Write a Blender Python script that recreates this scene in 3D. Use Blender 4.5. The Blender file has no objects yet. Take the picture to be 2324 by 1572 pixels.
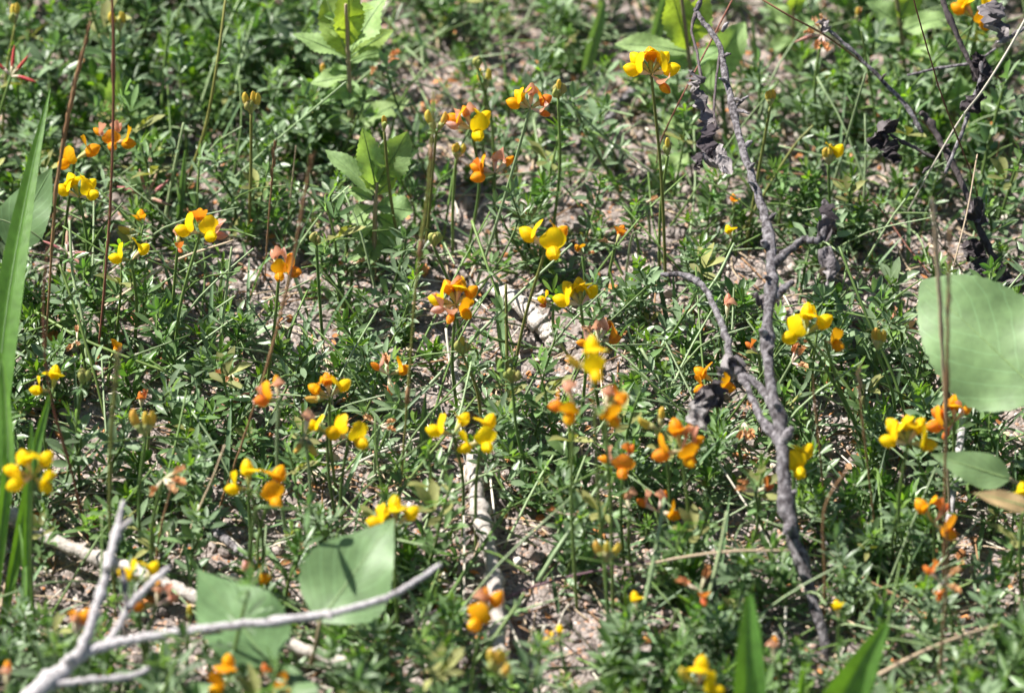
import bpy, math, random
import numpy as np
from mathutils import Vector, Matrix, noise, Quaternion

# ------------------------------------------------------------------ camera, sky, sun
scene = bpy.context.scene
C = scene.collection
PITCH = math.radians(38.0)
DIST = 2.4
FRAME = 0.50                       # metres seen across at the aim point
SUN_EL, SUN_AZ = math.radians(53), math.radians(158)   # azimuth of the sun seen from the patch, from +X counterclockwise
CAM = Vector((0, -DIST * math.cos(PITCH), DIST * math.sin(PITCH)))
FWD = (-CAM).normalized(); RGT = Vector((1, 0, 0)); UPV = RGT.cross(FWD)
cd = bpy.data.cameras.new('camera'); cam = bpy.data.objects.new('camera', cd); C.objects.link(cam)
cam.location = CAM
cam.rotation_euler = (math.pi / 2 - PITCH, 0, 0)
cd.sensor_width = 36; cd.lens = 36 * DIST / FRAME
cd.clip_start = 0.05; cd.clip_end = 200
cd.dof.use_dof = True; cd.dof.aperture_fstop = 6.8
scene.camera = cam
W0, H0 = 2324.0, 1571.0            # working pixel grid used to read the photograph

def ray(x, y):
    u = (x - W0 / 2) / W0 * FRAME / DIST; v = -(y - H0 / 2) / W0 * FRAME / DIST
    return FWD + RGT * u + UPV * v
def P(x, y, h=0.0):                # point of height h (metres) seen at a pixel
    d = ray(x, y); return CAM + d * ((h - CAM.z) / d.z)
def PY(x, y, Y):                   # point of the upright plane at depth Y seen at a pixel
    d = ray(x, y); return CAM + d * ((Y - CAM.y) / d.y)
def TOPIX(p):
    d = Vector(p) - CAM; z = d.dot(FWD)
    return (d.dot(RGT) / z * DIST / FRAME * W0 + W0 / 2, -d.dot(UPV) / z * DIST / FRAME * W0 + H0 / 2)
cd.dof.focus_distance = (P(1162, 930) - CAM).dot(FWD)

w = bpy.data.worlds.new('World'); scene.world = w; w.use_nodes = True
nt = w.node_tree; nt.nodes.clear()
sky = nt.nodes.new('ShaderNodeTexSky'); sky.sky_type = 'NISHITA'; sky.sun_disc = False
sky.sun_elevation = SUN_EL; sky.sun_rotation = math.pi / 2 - SUN_AZ
bg = nt.nodes.new('ShaderNodeBackground'); bg.inputs['Strength'].default_value = 0.052
wo = nt.nodes.new('ShaderNodeOutputWorld')
nt.links.new(sky.outputs[0], bg.inputs[0]); nt.links.new(bg.outputs[0], wo.inputs[0])
sd = bpy.data.lights.new('sun', 'SUN'); sd.energy = 5.0; sd.angle = math.radians(0.55); sd.color = (1.0, 0.96, 0.9)
sun = bpy.data.objects.new('sun', sd); C.objects.link(sun)
SUNV = Vector((math.cos(SUN_EL) * math.cos(SUN_AZ), math.cos(SUN_EL) * math.sin(SUN_AZ), math.sin(SUN_EL)))
sun.rotation_euler = SUNV.to_track_quat('Z', 'Y').to_euler()
vs = scene.view_settings
vs.view_transform = 'Standard'; vs.look = 'None'; vs.exposure = 1.12; vs.gamma = 1.0
scene.cycles.use_adaptive_sampling = True; scene.cycles.adaptive_threshold = 0.025
scene.cycles.max_bounces = 4; scene.cycles.diffuse_bounces = 2; scene.cycles.glossy_bounces = 2; scene.cycles.transmission_bounces = 2

rnd = random.Random(7)
npr = np.random.default_rng(11)

# ------------------------------------------------------------------ materials
def new_mat(name):
    m = bpy.data.materials.new(name); m.use_nodes = True
    n = m.node_tree; n.nodes.clear()
    return m, n.nodes, n.links
def N(nodes, kind, **kw):
    o = nodes.new(kind)
    for k, v in kw.items():
        if k in o.inputs: o.inputs[k].default_value = v
        else: setattr(o, k, v)
    return o
def rgb(c): return (c[0], c[1], c[2], 1)
def ramp(nodes, stops):
    r = nodes.new('ShaderNodeValToRGB')
    e = r.color_ramp.elements
    while len(e) < len(stops): e.new(0.5)
    for k, (p, c) in enumerate(stops):
        e[k].position = p; e[k].color = rgb(c)
    return r

def leaf_mat(name, top, under, trans, tw=0.35, var=0.35, rough=0.45, spec=0.35, scale=260.0, ribs=None):
    """thin living tissue: reflects, lets light through, varies from leaf to leaf and a little within one"""
    m, nd, lk = new_mat(name)
    geo = N(nd, 'ShaderNodeNewGeometry'); oi = N(nd, 'ShaderNodeObjectInfo')
    add = N(nd, 'ShaderNodeMath', operation='ADD'); lk.new(geo.outputs['Random Per Island'], add.inputs[0]); lk.new(oi.outputs['Random'], add.inputs[1])
    fr = N(nd, 'ShaderNodeMath', operation='FRACT'); lk.new(add.outputs[0], fr.inputs[0])
    tc = N(nd, 'ShaderNodeTexCoord')
    no = N(nd, 'ShaderNodeTexNoise', Scale=scale, Detail=3.0); lk.new(tc.outputs['Object'], no.inputs['Vector'])
    mixb = N(nd, 'ShaderNodeMix', data_type='RGBA'); lk.new(geo.outputs['Backfacing'], mixb.inputs[0])
    mixb.inputs[6].default_value = rgb(top); mixb.inputs[7].default_value = rgb(under)
    val = N(nd, 'ShaderNodeMapRange'); val.inputs[1].default_value = 0; val.inputs[2].default_value = 1
    val.inputs[3].default_value = 1 - var; val.inputs[4].default_value = 1 + var; lk.new(fr.outputs[0], val.inputs[0])
    v2 = N(nd, 'ShaderNodeMapRange'); v2.inputs[1].default_value = 0.3; v2.inputs[2].default_value = 0.7
    v2.inputs[3].default_value = 0.82; v2.inputs[4].default_value = 1.18; lk.new(no.outputs[0], v2.inputs[0])
    mul = N(nd, 'ShaderNodeMath', operation='MULTIPLY'); lk.new(val.outputs[0], mul.inputs[0]); lk.new(v2.outputs[0], mul.inputs[1])
    hu = N(nd, 'ShaderNodeMapRange'); hu.inputs[3].default_value = 0.485; hu.inputs[4].default_value = 0.512; lk.new(oi.outputs['Random'], hu.inputs[0])
    hsv = N(nd, 'ShaderNodeHueSaturation'); lk.new(mixb.outputs[2], hsv.inputs['Color']); lk.new(mul.outputs[0], hsv.inputs['Value']); lk.new(hu.outputs[0], hsv.inputs['Hue'])
    pr = N(nd, 'ShaderNodeBsdfPrincipled', Roughness=rough); pr.inputs['Specular IOR Level'].default_value = spec
    col = hsv.outputs[0]; height = no.outputs[0]
    if ribs:                         # side veins (or parallel ribs) laid out in the leaf's own length and width
        at = N(nd, 'ShaderNodeAttribute', attribute_name='leaf_grid'); sx = N(nd, 'ShaderNodeSeparateXYZ'); lk.new(at.outputs['Vector'], sx.inputs[0])
        ab = N(nd, 'ShaderNodeMath', operation='ABSOLUTE'); lk.new(sx.outputs[1], ab.inputs[0])
        a1 = N(nd, 'ShaderNodeMath', operation='MULTIPLY'); lk.new(sx.outputs[0], a1.inputs[0]); a1.inputs[1].default_value = ribs[0]
        a2 = N(nd, 'ShaderNodeMath', operation='MULTIPLY_ADD'); lk.new(ab.outputs[0], a2.inputs[0]); a2.inputs[1].default_value = ribs[1]; lk.new(a1.outputs[0], a2.inputs[2])
        n3 = N(nd, 'ShaderNodeMath', operation='MULTIPLY_ADD'); lk.new(no.outputs[0], n3.inputs[0]); n3.inputs[1].default_value = 0.25; lk.new(a2.outputs[0], n3.inputs[2])
        fq = N(nd, 'ShaderNodeMath', operation='FRACT'); lk.new(n3.outputs[0], fq.inputs[0])
        ds = N(nd, 'ShaderNodeMath', operation='SUBTRACT'); lk.new(fq.outputs[0], ds.inputs[0]); ds.inputs[1].default_value = 0.5
        da = N(nd, 'ShaderNodeMath', operation='ABSOLUTE'); lk.new(ds.outputs[0], da.inputs[0])
        vm = N(nd, 'ShaderNodeMapRange'); lk.new(da.outputs[0], vm.inputs[0]); vm.inputs[1].default_value = 0.0; vm.inputs[2].default_value = ribs[2]; vm.inputs[3].default_value = 1; vm.inputs[4].default_value = 0
        lt = N(nd, 'ShaderNodeMix', data_type='RGBA'); lt.inputs[7].default_value = rgb([min(1, c * 1.5 + 0.05) for c in top]); lk.new(col, lt.inputs[6])
        fm = N(nd, 'ShaderNodeMath', operation='MULTIPLY'); lk.new(vm.outputs[0], fm.inputs[0]); fm.inputs[1].default_value = ribs[3]; lk.new(fm.outputs[0], lt.inputs[0])
        col = lt.outputs[2]
        hh = N(nd, 'ShaderNodeMath', operation='MULTIPLY_ADD'); lk.new(vm.outputs[0], hh.inputs[0]); hh.inputs[1].default_value = -0.12; lk.new(no.outputs[0], hh.inputs[2]); height = hh.outputs[0]
    lk.new(col, pr.inputs['Base Color'])
    bp = N(nd, 'ShaderNodeBump', Strength=0.35, Distance=0.0007); lk.new(height, bp.inputs['Height']); lk.new(bp.outputs[0], pr.inputs['Normal'])
    tr = N(nd, 'ShaderNodeBsdfTranslucent'); h2 = N(nd, 'ShaderNodeHueSaturation'); h2.inputs['Color'].default_value = rgb(trans)
    lk.new(mul.outputs[0], h2.inputs['Value']); lk.new(h2.outputs[0], tr.inputs['Color'])
    mx = N(nd, 'ShaderNodeMixShader'); mx.inputs[0].default_value = tw
    lk.new(pr.outputs[0], mx.inputs[1]); lk.new(tr.outputs[0], mx.inputs[2])
    out = N(nd, 'ShaderNodeOutputMaterial'); lk.new(mx.outputs[0], out.inputs[0])
    return m

def solid_mat(name, stops, scale=80.0, stretch=(1, 1, 1), rough=0.75, bump=0.5, dist=0.001, spec=0.2, detail=6.0, island=0.25):
    m, nd, lk = new_mat(name)
    tc = N(nd, 'ShaderNodeTexCoord'); mp = N(nd, 'ShaderNodeMapping'); mp.inputs['Scale'].default_value = stretch
    lk.new(tc.outputs['Object'], mp.inputs[0])
    no = N(nd, 'ShaderNodeTexNoise', Scale=scale, Detail=detail, Roughness=0.65); lk.new(mp.outputs[0], no.inputs['Vector'])
    r = ramp(nd, stops); lk.new(no.outputs[0], r.inputs[0])
    geo = N(nd, 'ShaderNodeNewGeometry'); oi = N(nd, 'ShaderNodeObjectInfo')
    add = N(nd, 'ShaderNodeMath', operation='ADD'); lk.new(geo.outputs['Random Per Island'], add.inputs[0]); lk.new(oi.outputs['Random'], add.inputs[1])
    fr = N(nd, 'ShaderNodeMath', operation='FRACT'); lk.new(add.outputs[0], fr.inputs[0])
    val = N(nd, 'ShaderNodeMapRange'); val.inputs[3].default_value = 1 - island; val.inputs[4].default_value = 1 + island; lk.new(fr.outputs[0], val.inputs[0])
    hsv = N(nd, 'ShaderNodeHueSaturation'); lk.new(r.outputs[0], hsv.inputs['Color']); lk.new(val.outputs[0], hsv.inputs['Value'])
    pr = N(nd, 'ShaderNodeBsdfPrincipled', Roughness=rough); pr.inputs['Specular IOR Level'].default_value = spec
    lk.new(hsv.outputs[0], pr.inputs['Base Color'])
    bp = N(nd, 'ShaderNodeBump', Strength=bump, Distance=dist); lk.new(no.outputs[0], bp.inputs['Height']); lk.new(bp.outputs[0], pr.inputs['Normal'])
    out = N(nd, 'ShaderNodeOutputMaterial'); lk.new(pr.outputs[0], out.inputs[0])
    return m

def petal_mat(name, a, b, trans, tw=0.38):
    m, nd, lk = new_mat(name)
    tc = N(nd, 'ShaderNodeTexCoord'); oi = N(nd, 'ShaderNodeObjectInfo')
    mp = N(nd, 'ShaderNodeMapping'); mp.inputs['Scale'].default_value = (1, 3.2, 1); lk.new(tc.outputs['Object'], mp.inputs[0])
    no = N(nd, 'ShaderNodeTexNoise', Scale=330.0, Detail=4.0); lk.new(mp.outputs[0], no.inputs['Vector'])
    ad = N(nd, 'ShaderNodeMath', operation='MULTIPLY_ADD'); lk.new(oi.outputs['Random'], ad.inputs[0]); ad.inputs[1].default_value = 0.5
    lk.new(no.outputs[0], ad.inputs[2])
    r = ramp(nd, [(0.55, a), (0.9, b), (1.0, (b[0] * 0.96, b[1] * 0.8, b[2] + 0.003))]); lk.new(ad.outputs[0], r.inputs[0])
    pr = N(nd, 'ShaderNodeBsdfPrincipled', Roughness=0.55); pr.inputs['Specular IOR Level'].default_value = 0.2
    lk.new(r.outputs[0], pr.inputs['Base Color'])
    bp = N(nd, 'ShaderNodeBump', Strength=0.5, Distance=0.0006); lk.new(no.outputs[0], bp.inputs['Height']); lk.new(bp.outputs[0], pr.inputs['Normal'])
    tr = N(nd, 'ShaderNodeBsdfTranslucent'); tr.inputs['Color'].default_value = rgb(trans)
    mx = N(nd, 'ShaderNodeMixShader'); mx.inputs[0].default_value = tw
    lk.new(pr.outputs[0], mx.inputs[1]); lk.new(tr.outputs[0], mx.inputs[2])
    out = N(nd, 'ShaderNodeOutputMaterial'); lk.new(mx.outputs[0], out.inputs[0])
    return m

def soil_mat():
    m, nd, lk = new_mat('sandy_soil')
    tc = N(nd, 'ShaderNodeTexCoord')
    n1 = N(nd, 'ShaderNodeTexNoise', Scale=9.0, Detail=5.0); n2 = N(nd, 'ShaderNodeTexNoise', Scale=420.0, Detail=3.0)
    vo = N(nd, 'ShaderNodeTexVoronoi', Scale=520.0)
    for t in (n1, n2, vo): lk.new(tc.outputs['Object'], t.inputs['Vector'])
    r1 = ramp(nd, [(0.3, (0.19, 0.156, 0.138)), (0.7, (0.29, 0.246, 0.226))]); lk.new(n1.outputs[0], r1.inputs[0])
    # grain colours: dark, tan, orange and pale grains
    sep = N(nd, 'ShaderNodeSeparateColor'); lk.new(vo.outputs['Color'], sep.inputs[0])
    r2 = ramp(nd, [(0.0, (0.07, 0.055, 0.046)), (0.22, (0.18, 0.145, 0.126)), (0.5, (0.27, 0.228, 0.208)), (0.8, (0.36, 0.315, 0.292)), (0.9, (0.46, 0.21, 0.09)), (1.0, (0.66, 0.60, 0.55))])
    lk.new(sep.outputs[0], r2.inputs[0])
    mx = N(nd, 'ShaderNodeMix', data_type='RGBA'); mx.inputs[0].default_value = 0.6
    lk.new(r1.outputs[0], mx.inputs[6]); lk.new(r2.outputs[0], mx.inputs[7])
    pr = N(nd, 'ShaderNodeBsdfPrincipled', Roughness=0.92); pr.inputs['Specular IOR Level'].default_value = 0.1
    lk.new(mx.outputs[2], pr.inputs['Base Color'])
    b1 = N(nd, 'ShaderNodeBump', Strength=0.9, Distance=0.0016); lk.new(n2.outputs[0], b1.inputs['Height'])
    b2 = N(nd, 'ShaderNodeBump', Strength=0.8, Distance=0.0012, invert=True); lk.new(vo.outputs['Distance'], b2.inputs['Height']); lk.new(b1.outputs[0], b2.inputs['Normal'])
    lk.new(b2.outputs[0], pr.inputs['Normal'])
    out = N(nd, 'ShaderNodeOutputMaterial'); lk.new(pr.outputs[0], out.inputs[0])
    return m

M = {}
M['soil'] = soil_mat()
M['crumb'] = solid_mat('soil_crumb', [(0.3, (0.165, 0.133, 0.118)), (0.55, (0.28, 0.238, 0.22)), (0.75, (0.39, 0.345, 0.322))], 300, island=0.45, rough=0.9)
M['grain'] = solid_mat('bright_grain', [(0.3, (0.45, 0.38, 0.33)), (0.7, (0.68, 0.62, 0.56))], 300, island=0.3, rough=0.8)
M['rust'] = solid_mat('rust_litter', [(0.3, (0.36, 0.13, 0.04)), (0.7, (0.55, 0.26, 0.1))], 300, island=0.5)
M['leaf'] = leaf_mat('trefoil_leaf', (0.082, 0.178, 0.030), (0.13, 0.212, 0.082), (0.14, 0.33, 0.03), 0.32, 0.48, 0.36, 0.42)
M['leaf_b'] = leaf_mat('glaucous_leaf', (0.138, 0.230, 0.092), (0.185, 0.262, 0.145), (0.16, 0.31, 0.06), 0.30, 0.42, 0.36, 0.42)
M['tip'] = leaf_mat('young_leaf', (0.14, 0.275, 0.026), (0.17, 0.29, 0.06), (0.25, 0.47, 0.02), 0.38, 0.3, 0.55, 0.22)
M['old'] = leaf_mat('yellowed_leaf', (0.22, 0.25, 0.06), (0.26, 0.27, 0.1), (0.32, 0.34, 0.04), 0.3, 0.35, 0.6, 0.2)
M['stem'] = leaf_mat('green_stem', (0.12, 0.19, 0.05), (0.12, 0.19, 0.05), (0.14, 0.22, 0.04), 0.05, 0.3, scale=120)
M['pale_stem'] = leaf_mat('pale_stem', (0.26, 0.34, 0.17), (0.26, 0.34, 0.17), (0.2, 0.3, 0.1), 0.05, 0.25, scale=120)
M['olive'] = leaf_mat('olive_stem', (0.19, 0.2, 0.055), (0.19, 0.2, 0.055), (0.2, 0.2, 0.04), 0.05, 0.25, scale=120)
M['weed'] = leaf_mat('weed_leaf', (0.21, 0.33, 0.10), (0.25, 0.37, 0.15), (0.38, 0.58, 0.07), 0.36, 0.2, 0.55, 0.25, 420, (8.0, -3.0, 0.12, 0.5))
M['weed_tip'] = leaf_mat('weed_young_leaf', (0.28, 0.41, 0.09), (0.30, 0.42, 0.12), (0.48, 0.64, 0.04), 0.42, 0.15, 0.55, 0.25, 420, (8.0, -3.0, 0.12, 0.5))
M['broad'] = leaf_mat('broad_leaf', (0.125, 0.232, 0.085), (0.165, 0.27, 0.115), (0.21, 0.38, 0.05), 0.28, 0.1, 0.48, 0.35, 140, (6.5, -3.0, 0.06, 0.9))
M['vein'] = leaf_mat('leaf_vein', (0.2, 0.31, 0.12), (0.22, 0.33, 0.14), (0.28, 0.44, 0.06), 0.2, 0.1)
M['petiole'] = solid_mat('petiole', [(0.3, (0.26, 0.2, 0.12)), (0.7, (0.34, 0.28, 0.17))], 60)
M['blade'] = leaf_mat('grass_blade', (0.115, 0.25, 0.035), (0.13, 0.27, 0.05), (0.24, 0.50, 0.02), 0.42, 0.18, 0.4, 0.4, 200, (0.0, 7.0, 0.25, 0.35))
M['thin_blade'] = leaf_mat('thin_grass', (0.11, 0.20, 0.075), (0.14, 0.22, 0.11), (0.17, 0.32, 0.05), 0.28, 0.45, 0.45, 0.3)
M['bark'] = solid_mat('grey_bark', [(0.36, (0.045, 0.039, 0.041)), (0.46, (0.145, 0.13, 0.135)), (0.55, (0.25, 0.232, 0.24)), (0.66, (0.40, 0.378, 0.385))], 420, (1, 1, 0.4), 0.9, 1.0, 0.0022)
M['bark_dark'] = solid_mat('dark_bark', [(0.25, (0.045, 0.035, 0.035)), (0.55, (0.115, 0.095, 0.095)), (0.85, (0.2, 0.17, 0.165))], 420, (1, 1, 0.4), 0.9, 1.0, 0.002)
M['twig'] = solid_mat('silver_twig', [(0.30, (0.17, 0.15, 0.148)), (0.42, (0.34, 0.315, 0.315)), (0.55, (0.46, 0.435, 0.435)), (0.75, (0.58, 0.555, 0.55))], 420, (1, 1, 1), 0.85, 0.9, 0.0014)
M['stick'] = solid_mat('bleached_stick', [(0.30, (0.22, 0.185, 0.16)), (0.42, (0.44, 0.39, 0.345)), (0.6, (0.56, 0.51, 0.465)), (0.85, (0.66, 0.62, 0.57))], 380, (1, 1, 1), 0.85, 1.0, 0.0016)
M['deadleaf'] = leaf_mat('dead_leaf', (0.06, 0.05, 0.054), (0.15, 0.132, 0.132), (0.08, 0.06, 0.05), 0.1, 0.3, 0.8, 0.1)
M['deadleaf_pale'] = leaf_mat('pale_dead_leaf', (0.15, 0.135, 0.138), (0.30, 0.275, 0.27), (0.2, 0.15, 0.12), 0.12, 0.2, 0.8, 0.1)
M['tan'] = leaf_mat('tan_leaf', (0.46, 0.31, 0.12), (0.5, 0.36, 0.18), (0.5, 0.3, 0.08), 0.25, 0.2, 0.7, 0.15)
M['straw'] = solid_mat('straw', [(0.3, (0.42, 0.31, 0.2)), (0.7, (0.6, 0.48, 0.34))], 90, (1, 1, 0.3), 0.6, 0.3, island=0.35)
M['pale_straw'] = solid_mat('pale_straw', [(0.3, (0.52, 0.47, 0.38)), (0.7, (0.7, 0.66, 0.55))], 90, (1, 1, 0.3), 0.6, 0.3, island=0.2)
M['brown'] = solid_mat('brown_culm', [(0.3, (0.16, 0.085, 0.045)), (0.7, (0.32, 0.19, 0.1))], 90, (1, 1, 0.3), 0.65, 0.4, island=0.2)
M['red_culm'] = solid_mat('reddish_culm', [(0.3, (0.13, 0.05, 0.035)), (0.7, (0.26, 0.11, 0.075))], 90, (1, 1, 0.3), 0.6, 0.3, island=0.2)
M['purple'] = solid_mat('purple_stem', [(0.3, (0.11, 0.06, 0.075)), (0.7, (0.2, 0.12, 0.14))], 90, (1, 1, 0.3), 0.6, 0.3)
M['Y'] = petal_mat('yellow_petal', (0.90, 0.68, 0.006), (0.92, 0.60, 0.006), (0.94, 0.72, 0.01))
M['A'] = petal_mat('amber_petal', (0.86, 0.47, 0.006), (0.82, 0.33, 0.008), (0.9, 0.44, 0.01))
M['O'] = petal_mat('orange_petal', (0.85, 0.40, 0.012), (0.78, 0.25, 0.03), (0.9, 0.36, 0.02))
M['R'] = petal_mat('rust_petal', (0.76, 0.26, 0.04), (0.70, 0.20, 0.07), (0.8, 0.26, 0.04))
M['C'] = petal_mat('coral_petal', (0.76, 0.33, 0.22), (0.78, 0.50, 0.40), (0.8, 0.42, 0.26))
M['B'] = petal_mat('bud_petal', (0.66, 0.56, 0.10), (0.70, 0.46, 0.08), (0.7, 0.6, 0.08), 0.3)
M['G'] = petal_mat('green_bud', (0.36, 0.43, 0.12), (0.46, 0.45, 0.14), (0.35, 0.42, 0.06), 0.25)
M['cream'] = petal_mat('cream_calyx', (0.78, 0.76, 0.48), (0.80, 0.66, 0.52), (0.6, 0.55, 0.25), 0.3)
M['gcal'] = petal_mat('green_calyx', (0.42, 0.47, 0.15), (0.58, 0.54, 0.26), (0.4, 0.45, 0.1), 0.25)
M['wilt'] = petal_mat('withered_petal', (0.64, 0.40, 0.22), (0.60, 0.27, 0.1), (0.55, 0.28, 0.1), 0.2)
M['pod'] = petal_mat('pink_pod', (0.42, 0.3, 0.2), (0.5, 0.2, 0.18), (0.5, 0.3, 0.2), 0.2)
M['podred'] = petal_mat('red_pod', (0.5, 0.09, 0.07), (0.42, 0.06, 0.07), (0.5, 0.1, 0.05), 0.2)
M['shell'] = solid_mat('shell', [(0.3, (0.6, 0.58, 0.55)), (0.7, (0.75, 0.73, 0.7))], 200, rough=0.5)

# ------------------------------------------------------------------ geometry helpers (all quads)
class MB:
    def __init__(s): s.v = []; s.f = []; s.mi = []; s.n = 0
    def add(s, v, f, mi=0):
        v = np.asarray(v, float).reshape(-1, 3); f = np.asarray(f, int).reshape(-1, 4)
        s.v.append(v); s.f.append(f + s.n); s.mi.append(np.full(len(f), mi, int)); s.n += len(v); return s
    def arrays(s):
        return np.concatenate(s.v), np.concatenate(s.f), np.concatenate(s.mi)
    def mesh(s, name, mats, smooth=True):
        v, f, mi = s.arrays(); return quad_mesh(name, v, f, mi, mats, smooth)
def quad_mesh(name, v, f, mi, mats, smooth=True):
    me = bpy.data.meshes.new(name)
    me.vertices.add(len(v)); me.vertices.foreach_set('co', np.ascontiguousarray(v, dtype=np.float32).ravel())
    me.loops.add(len(f) * 4); me.loops.foreach_set('vertex_index', np.ascontiguousarray(f, dtype=np.int32).ravel())
    me.polygons.add(len(f)); me.polygons.foreach_set('loop_start', np.arange(0, len(f) * 4, 4, dtype=np.int32))
    me.polygons.foreach_set('loop_total', np.full(len(f), 4, dtype=np.int32))
    if mi is not None and len(mats) > 1: me.polygons.foreach_set('material_index', np.ascontiguousarray(mi, dtype=np.int32))
    me.polygons.foreach_set('use_smooth', np.full(len(f), smooth, dtype=bool))
    for m in mats: me.materials.append(m)
    me.update(calc_edges=True); return me
def grid_faces(nu, nv, closed=False):
    f = []
    for i in range(nu - 1):
        for j in range(nv if closed else nv - 1):
            k = (j + 1) % nv
            f.append((i * nv + j, i * nv + k, (i + 1) * nv + k, (i + 1) * nv + j))
    return f
def smooth_path(pts, n):
    """Catmull-Rom through the points, n samples; each point may carry extra numbers"""
    p = np.asarray(pts, float)
    if len(p) == 2: return np.array([p[0] + (p[1] - p[0]) * t for t in np.linspace(0, 1, n)])
    q = np.vstack([2 * p[0] - p[1], p, 2 * p[-1] - p[-2]])
    out = []
    for t in np.linspace(0, len(p) - 1, n):
        i = min(int(t), len(p) - 2); u = t - i
        a, b, c, d = q[i], q[i + 1], q[i + 2], q[i + 3]
        out.append(0.5 * (2 * b + (c - a) * u + (2 * a - 5 * b + 4 * c - d) * u * u + (3 * b - a - 3 * c + d) * u ** 3))
    return np.array(out)
def tube(path, radii, sides=6, rough=0.0, seed=0):
    p = np.asarray(path, float); n = len(p)
    r = np.interp(np.linspace(0, 1, n), np.linspace(0, 1, len(np.atleast_1d(radii))), np.atleast_1d(radii)) if not np.isscalar(radii) else np.full(n, radii)
    rg = np.random.default_rng(seed)
    t = np.gradient(p, axis=0); t /= np.linalg.norm(t, axis=1)[:, None] + 1e-12
    ref = np.array([0.0, 1, 0]) if abs(t[0][1]) < 0.8 else np.array([1.0, 0, 0])
    a = np.cross(t[0], ref); a /= np.linalg.norm(a)
    v = []
    for i in range(n):
        a = a - t[i] * a.dot(t[i]); a /= np.linalg.norm(a) + 1e-12; b = np.cross(t[i], a)
        for j in range(sides):
            an = 2 * math.pi * j / sides
            rr = r[i] * (1 + (rg.normal() * rough if rough else 0))
            v.append(p[i] + (a * math.cos(an) + b * math.sin(an)) * rr)
    v = list(v); f = grid_faces(n, sides, True)
    # close the ends with a tiny ring
    k = len(v)
    for e, i in ((0, 0), (1, n - 1)):
        for j in range(sides): v.append(p[i] + (v[i * sides + j] - p[i]) * 0.05 + t[i] * (r[i] * 0.5 * (1 if e else -1)))
        for j in range(sides):
            j2 = (j + 1) % sides
            q = (i * sides + j2, i * sides + j, k + e * sides + j, k + e * sides + j2)
            f.append(q if not e else q[::-1])
    return np.array(v), f
def leaf_shape(L, Wd, prof, rows=12, cols=5, fold=0.25, bend=0.1, serr=0.0, nteeth=10, wave=0.0, seed=0):
    """leaf lying along +X, upper side +Z; prof = half width factor as a list over 0..1"""
    rg = np.random.default_rng(seed); ph = rg.uniform(0, 6.28, 2)
    xs = np.linspace(0, 1, rows); pw = np.interp(xs, np.linspace(0, 1, len(prof)), prof)
    v = []
    for i, x in enumerate(xs):
        hw = pw[i] * Wd / 2
        for j in range(cols):
            u = -1 + 2 * j / (cols - 1)
            e = hw
            if serr and j in (0, cols - 1): e = hw * (1 + (serr if i % 2 else -serr))
            z = fold * abs(u) * hw - bend * L * x * x + wave * hw * abs(u) * math.sin(9 * x + ph[0] + (2 if u > 0 else 0))
            v.append((x * L, u * e, z))
    return np.array(v), grid_faces(rows, cols)
def frame_to(a, b, nhint):
    """matrix that takes +X leaf space to a->b with +Z near nhint"""
    x = (Vector(b) - Vector(a)).normalized(); n = Vector(nhint); z = (n - x * n.dot(x)).normalized(); y = z.cross(x)
    m = Matrix((x, y, z)).transposed().to_4x4(); m.translation = Vector(a); return m
def xf(v, m):
    m = np.array(m); return v @ m[:3, :3].T + m[:3, 3]

# ------------------------------------------------------------------ object helpers
def link(name, me, parent=None, mat4=None, label=None):
    o = bpy.data.objects.new(name, me); C.objects.link(o)
    if parent is not None: o.parent = parent
    if mat4 is not None: o.matrix_local = mat4
    if label: o['label'] = label
    return o
def thing(name, label, cat, loc, group=None):
    o = bpy.data.objects.new(name, None); C.objects.link(o); o.location = loc; o.empty_display_size = 0.01
    o['label'] = label; o['category'] = cat
    if group: o['group'] = group
    return o
def leaf_grid(o, rows, cols):
    at = o.data.attributes.new('leaf_grid', 'FLOAT_VECTOR', 'POINT'); a = np.zeros((rows * cols, 3), np.float32)
    a[:, 0] = np.repeat(np.linspace(0, 1, rows), cols); a[:, 1] = np.tile(np.linspace(-1, 1, cols), rows); at.data.foreach_set('vector', a.ravel())
def part(name, mb, mat, parent, label=None, smooth=True):
    """mesh given in world coordinates, made local to its (unrotated) thing"""
    org = np.array(parent.location) if parent.parent is None else np.zeros(3)
    v, f, mi = mb.arrays()
    return link(name, quad_mesh(name, v - org, f, mi, mat if isinstance(mat, list) else [mat], smooth), parent, None, label)

# ------------------------------------------------------------------ ground
def gz(x, y):
    p = Vector((x, y, 0))
    return 0.0045 * noise.noise(p * 7) + 0.003 * noise.noise(p * 23 + Vector((3, 1, 0))) + 0.0016 * noise.noise(p * 70)
def gfine(x, y):
    p = Vector((x, y, 5)); return 0.0022 * noise.noise(p * 120) + 0.0014 * noise.noise(p * 260)
def axis(lo, hi, step, far):
    a = list(np.arange(lo, hi, step)); s = step; l, h = a[0], a[-1]; pre, post = [], []
    while h < far: s *= 1.28; h += s; post.append(h)
    s = step
    while l > -far: s *= 1.28; l -= s; pre.append(l)
    return np.array(pre[::-1] + a + post)
gx, gy = axis(-0.34, 0.34, 0.0024, 60), axis(-0.36, 0.46, 0.0032, 60)
gv = []
for x in gx:
    for y in gy:
        near = abs(x) < 0.5 and -0.5 < y < 0.6
        gv.append((x, y, gz(x, y) + (gfine(x, y) if near else 0)))
ground = link('ground', quad_mesh('ground', np.array(gv), np.array(grid_faces(len(gx), len(gy)))[:, ::-1], None, [M['soil']]))
ground['kind'] = 'structure'; ground['label'] = 'pinkish tan sandy soil between the plants'
def G(x, y, sink=0.003):           # ground point seen at a pixel
    p = P(x, y, 0); p.z = gz(p.x, p.y) - sink; return p

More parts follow.
